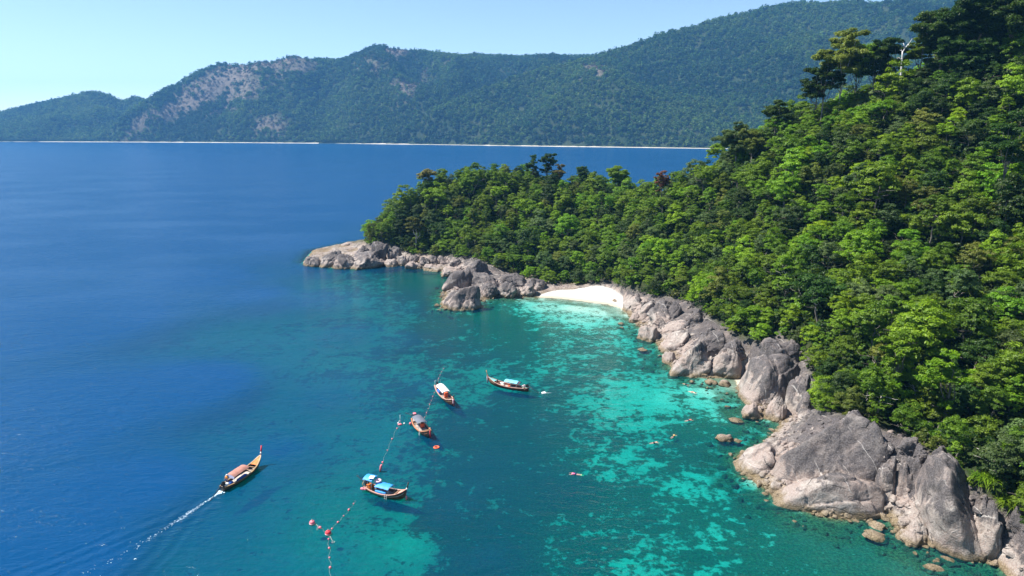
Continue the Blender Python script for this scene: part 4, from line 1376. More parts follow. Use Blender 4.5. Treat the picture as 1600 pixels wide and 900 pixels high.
tall_tree(1322, 55, 222, 22, 'tall open crowned tree on the skyline left of the bare dead tree', 'olive', 1, 6.0)
tall_tree(1292, 84, 224, 20, 'gaunt tree with sparse tufts at the left end of the hilltop skyline', 'dark', 2, 4.2)
tall_tree(1392, 62, 222, 20, 'dark open tree right behind the bare dead tree on the skyline', 'dark', 3, 5.0)
tall_tree(1372, 84, 220, 18, 'dark leaning tree between the tall open tree and the dead tree', 'dark', 4, 4.6)
tall_tree(1345, 74, 226, 18, 'dark broad tree between the tall open tree and the leaning tree', 'green', 31, 5.2, pale=False)
tall_tree(1278, 112, 226, 16, 'low spreading tree at the foot of the gaunt skyline tree', 'dark', 32, 4.6, pale=False)
tall_tree(1442, 62, 216, 18, 'thin dark tree just right of the bare dead tree', 'green', 33, 3.6, pale=False)
tall_tree(1480, 22, 214, 24, 'great dark spreading tree rising against the sky at upper right', 'dark', 5, 8.0, clumps=10, r0=0.42)
tall_tree(1530, 2, 208, 24, 'dark spreading tree with pale limbs cut by the top of the photo', 'dark', 6, 8.0, clumps=10, r0=0.42)
tall_tree(1592, -6, 200, 24, 'dark tree in the upper right corner of the photo', 'dark', 7, 7.0, clumps=9, r0=0.38)
tall_tree(1500, 60, 206, 22, 'dark tree with hanging tufts below the great spreading tree', 'dark', 8, 5.5, clumps=9)
tall_tree(1215, 160, 236, 16, 'small flat topped pine like tree on the ridge left of the hilltop', 'dark', 9, 4.0)
tall_tree(1155, 196, 240, 18, 'ragged grey green tree standing at the foot of the ridge skyline', 'grey', 10, 5.0, clumps=9)
tall_tree(1178, 206, 232, 16, 'slender tree with visible trunk beside the ragged grey green tree', 'olive', 11, 3.8)
tall_tree(667, 266, 318, 18, 'thin straw coloured tree rising at the left end of the headland crest', 'straw', 12, 3.6, clumps=8)
tall_tree(648, 342, 298, 16, 'tree with a tall bare pale trunk above the headland tip rocks', 'olive', 13, 3.4, clumps=7)
tall_tree(832, 244, 322, 16, 'narrow dark conical tree on the middle of the headland crest', 'dark', 14, 2.6, clumps=8)
tall_tree(858, 242, 322, 16, 'dark tufted tree standing highest on the headland crest', 'dark', 15, 3.6)
tall_tree(872, 258, 318, 14, 'bare greyish twiggy tree right of the highest tree of the headland', 'straw', 16, 3.4)
tall_tree(915, 262, 314, 14, 'dark green tree right of the twiggy tree on the headland crest', 'dark', 18, 4.0, clumps=9)
tall_tree(968, 262, 300, 14, 'fresh green tree with sprays at the right end of the headland crest', 'green', 19, 4.6, clumps=10)
tall_tree(1036, 268, 262, 12, 'shrubby tree with rust red leaves on the saddle behind the headland', 'rust', 20, 2.4)
tall_tree(1176, 482, 160, 14, 'pale trunked tree leaning over the smooth slabs at the forest edge', 'fresh', 21, 3.2)
tall_tree(1586, 180, 160, 14, 'tree with a stout bare reddish trunk at the right edge', 'dark', 22, 4.0)
tall_tree(1408, 520, 116, 14, 'tree with a thin straight grey trunk in the lower slope wood', 'fresh', 23, 3.0)
tall_tree(1488, 556, 108, 13, 'slim bare stemmed tree with yellow green tuft on lower slope', 'lime', 24, 2.8)
tall_tree(1352, 262, 178, 14, 'tree with slanting white trunk half way up the slope', 'grey', 25, 4.0)

# the bare dead tree on the skyline
def dead_tree():
    foot = at_y(1409, 118, 214)
    top = at_y(1412, 60, 214)
    g = float(height_at(foot[0], 214)[0])
    t = empty('dead_tree', (foot[0], 214, g), 0, 'bare white dead tree with a forked top on the skyline', 'dead tree')
    h = top[2] - g
    s = Shape()
    k = FPX / project(foot)[2]
    def q(px, py):
        p = at_y(px, py, 214)
        return np.array([p[0] - foot[0], 0, p[2] - g])
    s.tube([(0, 0.1, -2), q(1408, 118) + [0, .1, 0], q(1409, 100), q(1410, 86), q(1410, 80)], [0.34, 0.28, 0.24, 0.21, 0.17], 8)
    link('trunk', s.mesh('trunk', BARK_DEAD), t)
    for pts in ([(1410, 82), (1414, 76), (1419, 70), (1423, 66), (1427, 60)], [(1410, 82), (1409, 78), (1407, 79)], [(1409, 94), (1405, 90), (1402, 91)], [(1419, 70), (1421, 71), (1424, 70)], [(1414, 76), (1413, 70), (1412, 67)]):
        b = Shape()
        b.tube([q(*p) + np.array([0, 0.15 * i, 0]) for i, p in enumerate(pts)], list(np.linspace(0.16, 0.04, len(pts))), 6)
        link('branch', b.mesh('branch', BARK_DEAD), t)
dead_tree()

# screw pine on the bank at the right edge, a rosette of strap leaves
def screw_pine(px, py, z, R, label):
    p = at_z(px, py, z)
    g = float(height_at(p[0], p[1])[0])
    t = empty('screw_pine', (p[0], p[1], g), 0, label, 'plant', 'screw pines at the right edge')
    r = np.random.default_rng(int(px))
    s = Shape()
    s.tube([(0, 0, -0.5), (0.1, 0, R * 0.5)], [0.12, 0.1], 6)
    link('stem', s.mesh('stem', BARK), t)
    V, F = [], []
    for k in range(230):
        a = r.uniform(0, 6.28); el = r.uniform(-0.2, 1.4)
        L = R * r.uniform(0.7, 1.15)
        c = np.array([r.normal() * R * .32, r.normal() * R * .32, R * 0.5 + r.uniform(-0.3, 0.3) * R])
        d = np.array([math.cos(a) * math.cos(el), math.sin(a) * math.cos(el), math.sin(el)])
        w = np.cross(d, (0, 0, 1)); w = w / (np.linalg.norm(w) + 1e-6) * 0.055
        base = len(V)
        for q in (0, .35, .7, 1.0):
            pt = c + d * L * q - np.array([0, 0, 0.55 * L * q * q])
            V += [pt - w * (1.05 - q), pt + w * (1.05 - q)]
        for q in range(3):
            F.append((base + 2 * q, base + 2 * q + 1, base + 2 * q + 3, base + 2 * q + 2))
    me = mesh_np('foliage', V, [i for f in F for i in f], 4, smooth=False)
    fattr(me, 'tint', r.uniform(0.3, 1, len(V))); me.materials.append(LEAF['fresh'])
    link('foliage', me, t)
screw_pine(1548, 764, 8.0, 1.7, 'strap leaved screw pine above the wrinkled pale rock face')
screw_pine(1532, 748, 9.0, 1.3, 'smaller screw pine up left of the larger one')
screw_pine(1576, 778, 8.0, 1.4, 'screw pine hanging low at the right edge of the photo')

# dead branches thrown up where the beach meets the rocks
def driftwood():
    p = at_z(984, 447, 2.6)
    g = float(height_at(p[0], p[1])[0])
    t = empty('driftwood', (p[0], p[1], g), 0, 'bleached dead branches at the right end of the white beach', 'driftwood')
    r = np.random.default_rng(3)
    for k in range(6):
        a = 0.3 + k * 0.45; L = r.uniform(2.0, 3.6)
        b = np.array([0.1 * k, 0, 0.1]); e = b + np.array([math.cos(a) * L * .8, -r.uniform(0, .8), math.sin(a) * L * .8 + .3])
        s = Shape()
        s.tube([b, (b + e) / 2 + r.normal(size=3) * .2, e], [0.17, 0.12, 0.04], 6)
        link('branch', s.mesh('branch', BARK_DEAD), t)
driftwood()
# ------------------------------------------------------------------ what tells one tree from the next
COLOUR = {'green': 'mid green', 'dark': 'dark green', 'lime': 'yellow green', 'olive': 'brownish olive', 'grey': 'greyish green', 'fresh': 'bright green', 'straw': 'straw coloured', 'rust': 'rust red'}
SHAPE = {'dome': 'round crowned', 'dense': 'dense crowned', 'spread': 'spreading', 'tall': 'tall crowned'}
NTH = ['leftmost', 'second from left', 'third from left', 'fourth from left', 'fifth from left', 'sixth from left', 'seventh from left', 'eighth from left', 'ninth from left', 'tenth from left',
       'eleventh from left', 'twelfth from left'] + ['%dth from left' % k for k in range(13, 60)]

def tree_zone(x, y):
    if x < 760: return 'above the headland tip rocks' if x < 680 else 'on the headland above the cove'
    if x < 1000: return 'on the slope behind the white beach' if y > 330 else 'on the headland crest'
    if x < 1130: return 'above the purplish slab by the beach' if y > 400 else 'on the saddle right of the headland'
    if x < 1270: return ('above the smooth slabs' if y > 440 else 'half way up below the ridge') if y > 330 else 'along the ridge skyline'
    if y > 560: return 'above the great black topped slab' if x < 1420 else 'above the wrinkled rock face'
    if y > 430: return 'on the lower slope above the great slab' if x < 1420 else 'low down by the right edge'
    if y > 300: return 'half way up the hillside' if x < 1420 else 'half way up the right edge'
    if y > 180: return 'high up below the skyline trees' if x < 1420 else 'high up by the right edge'
    return 'just below the bare dead tree' if x < 1460 else 'in the upper right corner'

def shrub_zone(x):
    for lim, z in ((622, 'at the edge of the headland tip rocks'), (740, 'above the row of cove boulders'), (850, 'on the second point'), (972, 'behind the white beach'), (1100, 'above the slabs right of the beach'),
                   (1185, 'above the smooth slabs'), (1285, 'beside the tall dark boulder'), (1400, 'above the great slab'), (1540, 'above the wrinkled rock face')):
        if x < lim: return z
    return 'at the right edge'

def name_them(items, zone_of, word, cat, group):
    bins = {}
    for it in items:
        t, style, leaf, x, y, s = it
        ex = {'bush': ''}.get(style, SHAPE.get(style, '') + ' ')
        key = (f"{COLOUR[leaf]} {ex}{word} {zone_of(x, y)}")
        bins.setdefault(key, []).append(it)
    for key, its in bins.items():
        its.sort(key=lambda q: q[3])
        for k, it in enumerate(its):
            lab = key
            if len(its) == 2: lab = key + ', ' + ('left' if k == 0 else 'right') + ' of two'
            elif len(its) > 2: lab = key + ', ' + (NTH[k] if k < len(its) - 1 else 'rightmost')
            tag(it[0], lab, cat, group)
name_them(trees, tree_zone, 'tree', 'tree', 'trees of the island wood')
name_them(shrubs, lambda x, y: shrub_zone(x), 'shrub', 'shrub', 'shrubs along the edge of the rocks')
# ================================================================== BOATS, BUOYS, PEOPLE
M = {
    'hull_dark': paint('hull_dark', (0.055, 0.028, 0.020), 0.5, 0.4, 2.0),
    'hull_red': paint('hull_red_brown', (0.16, 0.035, 0.022), 0.45, 0.4, 2.0),
    'hull_brown': paint('hull_brown', (0.13, 0.060, 0.030), 0.5, 0.4, 2.0),
    'rail_pink': paint('rail_pink', (0.50, 0.28, 0.22), 0.5, 0.25, 3.0, worn=(0.40, 0.26, 0.2)),
    'rail_tan': paint('rail_tan', (0.30, 0.195, 0.085), 0.5, 0.3, 3.0, worn=(0.35, 0.25, 0.14)),
    'rail_orange': paint('rail_orange', (0.50, 0.20, 0.09), 0.5, 0.25, 3.0, worn=(0.45, 0.22, 0.14)),
    'deck_grey': paint('deck_grey', (0.36, 0.30, 0.26), 0.7, 0.3, 2.5, worn=(0.36, 0.30, 0.26)),
    'deck_white': paint('deck_white', (0.50, 0.45, 0.39), 0.65, 0.25, 2.5, worn=(0.45, 0.38, 0.32)),
    'wood': paint('wood', (0.28, 0.17, 0.10), 0.7, 0.4, 3.0),
    'wood_dark': paint('wood_dark', (0.075, 0.040, 0.028), 0.6, 0.4, 3.0),
    'orange': paint('paint_orange', (0.66, 0.165, 0.018), 0.45, 0.15),
    'salmon': paint('paint_salmon', (0.72, 0.34, 0.24), 0.5, 0.2),
    'turquoise': paint('paint_turquoise', (0.22, 0.62, 0.58), 0.5, 0.2),
    'red': paint('cloth_red', (0.66, 0.045, 0.06), 0.7, 0.2),
    'pink': paint('float_pink', (0.74, 0.18, 0.22), 0.5, 0.3, 5.0, worn=(0.78, 0.40, 0.40)),
    'palepink': paint('pale_pink', (0.80, 0.52, 0.55), 0.6, 0.15),
    'violet': paint('cloth_violet', (0.62, 0.25, 0.62), 0.7, 0.15),
    'white': paint('paint_white', (0.78, 0.77, 0.74), 0.5, 0.12),
    'blue': paint('canopy_blue', (0.030, 0.27, 0.68), 0.6, 0.16, 1.5),
    'skyblue': paint('canopy_sky_blue', (0.14, 0.46, 0.66), 0.6, 0.22, 1.5, worn=(0.30, 0.55, 0.66)),
    'tarp': paint('tarp_blue', (0.03, 0.13, 0.50), 0.55, 0.3),
    'terracotta': paint('canopy_terracotta', (0.38, 0.175, 0.13), 0.7, 0.25, 1.5, worn=(0.42, 0.24, 0.19)),
    'greycloth': paint('canopy_grey', (0.115, 0.13, 0.165), 0.65, 0.2, 1.5),
    'lilac': paint('cloth_lilac', (0.46, 0.46, 0.62), 0.7, 0.2),
    'black': paint('black_iron', (0.02, 0.02, 0.022), 0.45, 0.3),
    'steel': paint('steel', (0.45, 0.47, 0.48), 0.35, 0.3),
    'rope': paint('rope_pale', (0.36, 0.38, 0.35), 0.8, 0.2, 9.0),
    'skin': paint('skin', (0.40, 0.21, 0.13), 0.55, 0.08),
    'skin_fair': paint('skin_fair', (0.62, 0.40, 0.30), 0.55, 0.08),
    'hair': paint('hair_black', (0.015, 0.012, 0.012), 0.5, 0.2),
    'jacket': paint('life_jacket_orange', (0.80, 0.14, 0.05), 0.6, 0.15),
    'shirt_orange': paint('shirt_orange', (0.85, 0.30, 0.03), 0.75, 0.12),
    'shirt_blue': paint('shirt_turquoise', (0.30, 0.66, 0.72), 0.75, 0.12),
    'shirt_white': paint('shirt_white', (0.72, 0.74, 0.74), 0.75, 0.1),
    'navy': paint('cloth_navy', (0.03, 0.04, 0.12), 0.75, 0.2),
    'cloth_black': paint('cloth_black', (0.02, 0.02, 0.025), 0.75, 0.2),
    'yellow': paint('vest_yellow', (0.80, 0.50, 0.03), 0.6, 0.15),
    'mint': paint('fin_mint', (0.45, 0.75, 0.35), 0.5, 0.1),
    'hotpink': paint('swimwear_pink', (0.85, 0.14, 0.30), 0.6, 0.1),
}

def hull_lines(L, B):
    """half breadth, sheer and keel of a longtail along its length, stern 0 to bow 1"""
    def half(t): return B / 2 * np.interp(t, [0, .08, .25, .45, .65, .8, .9, .96, 1.0], [.50, .66, .92, 1.0, .93, .72, .46, .24, .05])
    def sheer(t): return np.interp(t, [0, .15, .35, .5, .65, .8, .9, 1.0], [.80, .66, .56, .56, .66, .95, 1.28, 1.75])
    def keel(t): return np.interp(t, [0, .1, .3, .7, .82, .92, .97, 1.0], [-.12, -.25, -.35, -.35, -.22, .12, .55, 1.0])
    return half, sheer, keel

def longtail(stern_px, bow_px, label, spec, B=2.05, rise=1.0):
    a, b = at_z(*stern_px), at_z(*bow_px)
    ln = float(np.hypot(*(b - a)[:2])); L = ln * 1.04
    ang = math.atan2(b[1] - a[1], b[0] - a[0])
    c = (a + b) / 2
    boat = empty('longtail_boat', (c[0], c[1], 0), ang, label, 'boat', 'wooden longtail boats in the bay')
    half, sheer, keel = hull_lines(L, B)
    ts = np.concatenate([np.linspace(0, .8, 17), np.linspace(.82, 1, 10)])
    X = lambda t: -L / 2 + L * t
    # hull: planked skin outside and inside, transom
    V, F = [], []
    prof = np.linspace(0, 1, 6)
    def ring(t, inset):
        h_, s_, k_ = half(t) - inset, sheer(t), keel(t) + inset
        h_ = max(h_, 0.015)
        row = []
        for sgn in (-1, 1):
            pr = prof[::-1] if sgn < 0 else prof[1:]
            for q in pr:
                row.append((X(t), sgn * h_ * (0.04 + 0.96 * q ** 0.55), k_ + (s_ - k_) * q ** 1.35))
        return row
    rings = [ring(t, 0) for t in ts]
    m = len(rings[0])
    for r_ in rings: V += r_
    for i in range(len(ts) - 1):
        for j in range(m - 1):
            F.append((i * m + j, (i + 1) * m + j, (i + 1) * m + j + 1, i * m + j + 1))
    F.append(tuple(range(m)))
    o2 = len(V)
    for t in ts: V += ring(t, 0.06)
    for i in range(len(ts) - 1):
        for j in range(m - 1):
            F.append((o2 + i * m + j, o2 + i * m + j + 1, o2 + (i + 1) * m + j + 1, o2 + (i + 1) * m + j))
    me = Shape().add(V, F).mesh('hull', M[spec['hull']]); hull = link('hull', me, boat)
    # rails, rubbing strake
    for sgn in (-1, 1):
        s = Shape()
        tt = np.linspace(0, 1, 26)
        pts = np.array([(X(t), sgn * half(t), sheer(t)) for t in tt])
        Vr, Fr = [], []
        for p in pts:
            Vr += [p + np.array([0, -0.11, 0.03]), p + np.array([0, 0.11, 0.03]), p + np.array([0, 0.11, -0.05]), p + np.array([0, -0.11, -0.05])]
        for i in range(len(pts) - 1):
            for k in range(4):
                Fr.append((i * 4 + k, i * 4 + (k + 1) % 4, (i + 1) * 4 + (k + 1) % 4, (i + 1) * 4 + k))
        s.add(Vr, Fr)
        link('gunwale', s.mesh('gunwale', M[spec['rail']], False), boat)
        s = Shape()
        q = 0.72
        s.tube([(X(t), sgn * (half(t) * (0.04 + .96 * q ** .55) + .02), keel(t) + (sheer(t) - keel(t)) * q ** 1.35) for t in tt[:-1]], 0.045, 5)
        link('stripe', s.mesh('stripe', M[spec.get('stripe', 'rail_pink')]), boat)
    # floor boards, fore deck, after deck, thwarts
    V, F = [], []
    td = np.linspace(0.03, 0.9, 16)
    for t in td:
        zf = max(0.24, keel(t) + .3)
        q = np.clip((zf - keel(t)) / (sheer(t) - keel(t)), 0.02, 1) ** (1 / 1.35)
        w = half(t) * (0.04 + .96 * q ** .55) - .08
        V += [(X(t), -w, zf), (X(t), w, zf)]
    for i in range(len(td) - 1): F.append((2 * i, 2 * i + 2, 2 * i + 3, 2 * i + 1))
    link('deck', Shape().add(V, F).mesh('deck', M[spec['deck']], False), boat)
    def decklet(nm, t0, t1, mat, drop):
        V, F = [], []
        tt = np.linspace(t0, t1, 8)
        for t in tt:
            V += [(X(t), -half(t) + .07, sheer(t) - drop), (X(t), 0, sheer(t) - drop + .06), (X(t), half(t) - .07, sheer(t) - drop)]
        for i in range(7):
            F += [(3 * i, 3 * i + 3, 3 * i + 4, 3 * i + 1), (3 * i + 1, 3 * i + 4, 3 * i + 5, 3 * i + 2)]
        return link(nm, Shape().add(V, F).mesh(nm, M[mat], False), boat)
    decklet('foredeck', spec.get('fore', .82), 0.985, spec['foremat'], .03)
    decklet('afterdeck', 0.0, 0.13, spec.get('aftmat', 'deck_grey'), .10)
    for t in spec.get('thwarts', (.2, .66, .74)):
        s = Shape(); s.box((X(t), 0, sheer(t) - .16), (.22, 2 * half(t) - .1, .05))
        link('thwart', s.mesh('thwart', M['wood'], False), boat)
    for t in (.28, .36, .44, .52, .60, .70, .78):                          # ribs inside
        pass
    # tall stem post
    ph = spec.get('prow_h', 1.25) * rise
    base = np.array([X(1.0) - .12, 0, sheer(1.0) - .75])
    pth = [base, base + (.10, 0, .5), base + (.26, 0, .9), base + (.42, 0, .9 + ph * .5), base + (.56, 0, .85 + ph)]
    s = Shape(); s.tube(pth, [.11, .10, .09, .085, .10], 8)
    link('prow', s.mesh('prow', M[spec['prow']]), boat)
    for nm, at_, mt, dr in spec.get('ribbons', ()):
        if nm == 'collar':
            p0 = pth[2] + (pth[4] - pth[2]) * at_
            s = Shape(); s.tube([p0 - (0.03, 0, .14), p0 + (0.03, 0, .14)], [.15, .14], 8)
            link('ribbon', s.mesh('ribbon', M[mt]), boat)
        elif nm == 'top':
            s = Shape(); s.tube([pth[3] - (.06, 0, .2), pth[3], pth[4] + (.03, 0, .08)], [.125, .13, .115], 8)
            link('ribbon', s.mesh('ribbon', M[mt]), boat)
        else:                                                              # cloth hanging down the stem
            p0 = pth[1] + (.16, at_, .35)
            s = Shape()
            s.tube([p0, p0 + (.06, 0, -.35), p0 + (.03, 0.02, -.75), p0 + (.07, 0, -dr)], [.10, .14, .12, .15], 6)
            link('ribbon', s.mesh('ribbon', M[mt]), boat)
    # awnings on posts
    for k, (t0, t1, w, z, mt, endm) in enumerate(spec['canopy']):
        V, F = [], []
        nx, ny = 9, 9
        for lay in (0.0, -0.04):
            for i in range(nx):
                for j in range(ny):
                    u, v = i / (nx - 1), j / (ny - 1) * 2 - 1
                    V.append((X(t0 + (t1 - t0) * u), v * w / 2, z - 0.30 * abs(v) ** 2.4 + lay + 0.025 * math.sin(u * 17 + v * 3) - .04 * (2 * u - 1) ** 2))
        for i in range(nx - 1):
            for j in range(ny - 1):
                q = i * ny + j
                F.append((q, q + ny, q + ny + 1, q + 1))
                q += nx * ny
                F.append((q, q + 1, q + ny + 1, q + ny))
        cn = link('canopy', Shape().add(V, F).mesh('canopy', M[mt]), boat)
        for t in (t0 + .01, (t0 + t1) / 2, t1 - .01):
            for sgn in (-1, 1):
                zt = z - .22
                s = Shape(); s.tube([(X(t), sgn * min(w / 2 - .08, half(t) - .02), sheer(t) - .05), (X(t), sgn * (w / 2 - .09), zt)], .028, 5)
                link('post', s.mesh('post', M['steel']), boat)
        if endm:
            s = Shape()
            pts = [(X(t0) - .05, v * w / 2, z - .30 * abs(v) ** 2.4 - .03) for v in np.linspace(-1, 1, 7)]
            s.add(pts + [(p[0] - .10, p[1], z - .55) for p in pts], [(i, i + 1, i + 8, i + 7) for i in range(6)])
            link('canopy_flap', s.mesh('canopy_flap', M[endm]), cn)
    # engine on its swivel with the long shaft and screw
    ey, el, edz = spec['engine']                                           # sideways angle, length, height of the screw end
    e = link('engine', None or Shape().box((X(.03), 0, 1.12), (.62, .40, .42)).tube([(X(.03) - .1, 0, 1.3), (X(.03) - .1, 0, 1.56)], .15, 8).tube([(X(.03) + .2, .0, 1.3), (X(.03) + .2, 0, 1.48)], .09, 8)
             .tube([(X(.03) + .3, -.12, 1.2), (X(.03) + 1.15, -.2, 1.38)], .022, 5).mesh('engine', M[spec.get('engmat', 'black')], False), boat)
    s = Shape().tube([(X(.03), 0, .6), (X(.03), 0, 1.0)], .07, 6)
    link('engine_mount', s.mesh('engine_mount', M['wood_dark']), boat)
    tip = np.array([X(.0) - math.cos(ey) * el, math.sin(ey) * el, edz])
    st0 = np.array([X(.03) - .3, 0, 1.08])
    sh = link('shaft', Shape().tube([st0, tip], [.065, .045], 6).tube([st0 + (-.3, 0, .28), (st0 + tip) / 2], [.025, .02], 5).mesh('shaft', M['black']), e)
    s = Shape().ball(tip, .07, 1)
    d = (tip - st0) / np.linalg.norm(tip - st0)
    for k in range(3):
        an = k * 2.094
        u = np.cross(d, (0, 0, 1)); u /= np.linalg.norm(u); w_ = np.cross(d, u)
        r_ = u * math.cos(an) + w_ * math.sin(an); t_ = np.cross(d, r_)
        s.add([tip - t_ * .03, tip + r_ * .12 - t_ * .07 + d * .03, tip + r_ * .21, tip + r_ * .12 + t_ * .07 - d * .03, tip + t_ * .03], [(0, 1, 2, 3, 4)])
    link('propeller', s.mesh('propeller', M['steel'], False), e)
    # ladder over the side
    if spec.get('ladder'):
        t, sgn = spec['ladder']
        s = Shape()
        y0 = sgn * (half(t) + .06)
        for dx in (-.2, .2):
            s.tube([(X(t) + dx, y0 - sgn * .3, sheer(t) + .1), (X(t) + dx, y0 + sgn * .05, sheer(t) + .12), (X(t) + dx, y0 + sgn * .28, -.75)], .028, 5)
        for z in (-.5, -.2, .1, .4):
            yy = y0 + sgn * np.interp(z, [-.75, sheer(t) + .12], [.28, .05])
            s.tube([(X(t) - .2, yy, z), (X(t) + .2, yy, z)], .024, 5)
        link('ladder', s.mesh('ladder', M['steel']), boat)
    if spec.get('stern_frame'):
        s = Shape()
        s.tube([(X(.07), -.62, .75), (X(.07), -.62, 2.15), (X(.07), .62, 2.15), (X(.07), .62, .75)], .03, 5)
        link('stern_frame', s.mesh('stern_frame', M['white']), boat)
    if spec.get('stern_rail'):
        s = Shape()
        s.tube([(X(.0), -.55, .7), (X(.0) - .15, -.6, 1.25), (X(.0) - .3, .0, 1.35), (X(.0) - .15, .6, 1.25), (X(.0), .55, .7)], .06, 6)
        link('stern_rail', s.mesh('stern_rail', M['rail_tan']), boat)
    boat['L'] = L
    W = Matrix.Translation((c[0], c[1], 0)) @ Matrix.Rotation(ang, 4, 'Z')
    put = lambda t, y, z: np.array(W @ Vector((X(t), y, z)))
    return boat, put, ang, X

def loose(name, me, loc, rz, label, cat, group=None):
    """a single thing of one mesh lying somewhere"""
    o = link(name, me); o.location = tuple(loc); o.rotation_euler = (0, 0, rz)
    return tag(o, label, cat, group)

def bundle(w, d, h, seed, mat):
    """soft bundle: a folded tarpaulin or sack"""
    v, f = icosphere(3)
    p = np.sign(v) * np.abs(v) ** 0.6 * np.array([w / 2, d / 2, h / 2])
    p = p * (1 + 0.12 * fbm(v * 2.2 + seed, 3, seed)[:, None])
    return Shape().add(p, [tuple(q) for q in f]).mesh('bundle', mat)

# ---- 1: the boat under way
b1, put1, a1, X1 = longtail((349, 767), (407, 727), 'longtail boat under way with terracotta canopy, orange foredeck and red topped prow', dict(
    hull='hull_dark', rail='rail_tan', stripe='rail_tan', deck='deck_white', foremat='orange', fore=.80, prow='salmon', prow_h=1.35, ribbons=[('collar', .15, 'white', 0), ('top', 0, 'red', 0)],
    canopy=[(.20, .58, 1.75, 1.95, 'terracotta', 'lilac')], engine=(-.06, 3.6, -.25), thwarts=(.16, .68, .76)), B=2.0)
# ---- 2: two blue awnings
b2, put2, a2, X2 = longtail((573, 765), (634, 781), 'moored longtail boat with two bright blue canopies and a ladder over its side', dict(
    hull='hull_brown', rail='rail_pink', stripe='deck_white', deck='deck_grey', foremat='salmon', prow='wood_dark', prow_h=1.15, ribbons=[('collar', .0, 'white', 0)],
    canopy=[(.30, .64, 1.75, 1.75, 'blue', None), (.02, .24, 1.85, 2.55, 'blue', None)], engine=(.55, 3.6, .75), ladder=(.60, -1), stern_rail=True), B=2.15)
# ---- 3: white awning
b3, put3, a3, X3 = longtail((683, 607), (708, 636), 'moored longtail boat with white canopy and white pipe frame at its stern', dict(
    hull='hull_red', rail='rail_pink', stripe='rail_tan', deck='deck_grey', foremat='deck_grey', prow='wood_dark', prow_h=.95, ribbons=[('hang', .03, 'red', 1.35), ('hang', -.12, 'palepink', 1.0)],
    canopy=[(.20, .60, 1.7, 1.9, 'white', None)], engine=(.35, 2.6, .9), stern_frame=True), B=2.1)
# ---- 4: grey awning
b4, put4, a4, X4 = longtail((648, 659), (671, 686), 'moored longtail boat with grey canopy and orange rails, its bow pointing at viewer', dict(
    hull='hull_dark', rail='rail_orange', stripe='rail_orange', deck='deck_grey', foremat='rail_orange', prow='salmon', prow_h=.55, ribbons=[('hang', .03, 'red', 1.3)],
    canopy=[(.16, .56, 1.8, 1.95, 'greycloth', None)], engine=(-.28, 3.0, .8), ladder=(.72, -1)), B=2.3)
# ---- 5: the boat nearest the shallows
b5, put5, a5, X5 = longtail((824, 611), (764, 600), 'moored longtail boat with faded sky blue canopy, nearest to the beach', dict(
    hull='hull_red', rail='rail_pink', stripe='rail_tan', deck='deck_grey', foremat='turquoise', prow='rail_orange', prow_h=1.25, ribbons=[('hang', .02, 'palepink', 1.5), ('hang', -.14, 'violet', 1.7), ('collar', .0, 'rail_orange', 0)],
    canopy=[(.24, .56, 1.55, 1.85, 'skyblue', 'palepink')], engine=(.05, 2.6, .15), aftmat='turquoise'), B=1.95)

# things aboard
loose('tarpaulin', bundle(1.5, .7, .5, 3, M['tarp']), put1(.16, -.1, .55), a1, 'crumpled blue tarpaulin behind the terracotta canopy', 'tarpaulin')
loose('tarpaulin', bundle(2.3, .4, .4, 4, M['tarp']), put1(.40, -.62, .62), a1, 'long blue tarpaulin along the rail under the terracotta canopy', 'tarpaulin')
loose('sack', bundle(.8, .6, .4, 5, M['white']), put1(.09, -.15, .82), a1, 'white sack on the stern of the boat under way', 'sack')
loose('crate', Shape().box((0, 0, .25), (.85, .7, .5)).box((0, 0, .53), (.9, .75, .06)).mesh('crate', M['orange'], False), put2(.12, -.1, .6), a2, 'orange box on the stern of the boat with two blue canopies', 'box')
loose('tarpaulin', bundle(2.0, .5, .35, 6, M['blue']), put2(.44, -.72, .72), a2, 'bright blue tarpaulin along the rail of the two canopy boat', 'tarpaulin')
loose('swim_ring', Shape().torus((0, 0, 0), .42, .15).mesh('swim_ring', M['palepink']), put2(.30, .15, 1.92), 0, 'pale pink swim ring lying on the larger blue canopy', 'swim ring')
loose('signboard', Shape().box((0, 0, 0), (.75, .9, .05)).box((0, 0, .03), (.5, .12, .02)).mesh('signboard', M['white'], False), put2(.20, -.35, 2.58), a2 + .3, 'white board lying on the smaller blue canopy', 'board')
s = Shape().ball((0, 0, 0), .30, 2, (1.3, .8, .8)).ball((.5, .1, .05), .26, 2, (1.2, .9, .9))
loose('stern_float', s.mesh('stern_float', M['pink']), put2(-.01, -.75, .45), a2, 'pink fender hanging at the stern of the two canopy boat', 'fender')
s = Shape().tube([(0, 0, .55), (0, 0, .05)], .03, 5).tube([(0, 0, .1), (0, 0, -.1), (0, 0, -.55), (0, 0, -.65)], [.06, .14, .14, .05], 8)
loose('bow_float', s.mesh('bow_float', M['pink']), put2(1.01, -.12, .75), 0, 'pink float hanging under the prow of the two canopy boat', 'float')
loose('tarpaulin', bundle(1.7, .5, .6, 7, M['tarp']), put3(.34, -.72, .85), a3, 'blue tarpaulin at the side of the white canopy boat', 'tarpaulin')
s = Shape()
for k in range(5):
    s.add(np.sign(icosphere(2)[0]) * np.abs(icosphere(2)[0]) ** .6 * np.array([.3, .42, .16]) + np.array([.02 * k, .05 * (-1) ** k, .16 + .25 * k]), [tuple(q) for q in icosphere(2)[1]])
loose('life_jackets', s.mesh('life_jackets', M['jacket']), put3(.60, -.12, .35), a3, 'tall orange pile of life jackets under the white canopy', 'life jackets')
s = Shape()
for k in range(3):
    s.add(np.sign(icosphere(2)[0]) * np.abs(icosphere(2)[0]) ** .6 * np.array([.35, .42, .16]) + np.array([.02 * k, .05 * (-1) ** k, .16 + .25 * k]), [tuple(q) for q in icosphere(2)[1]])
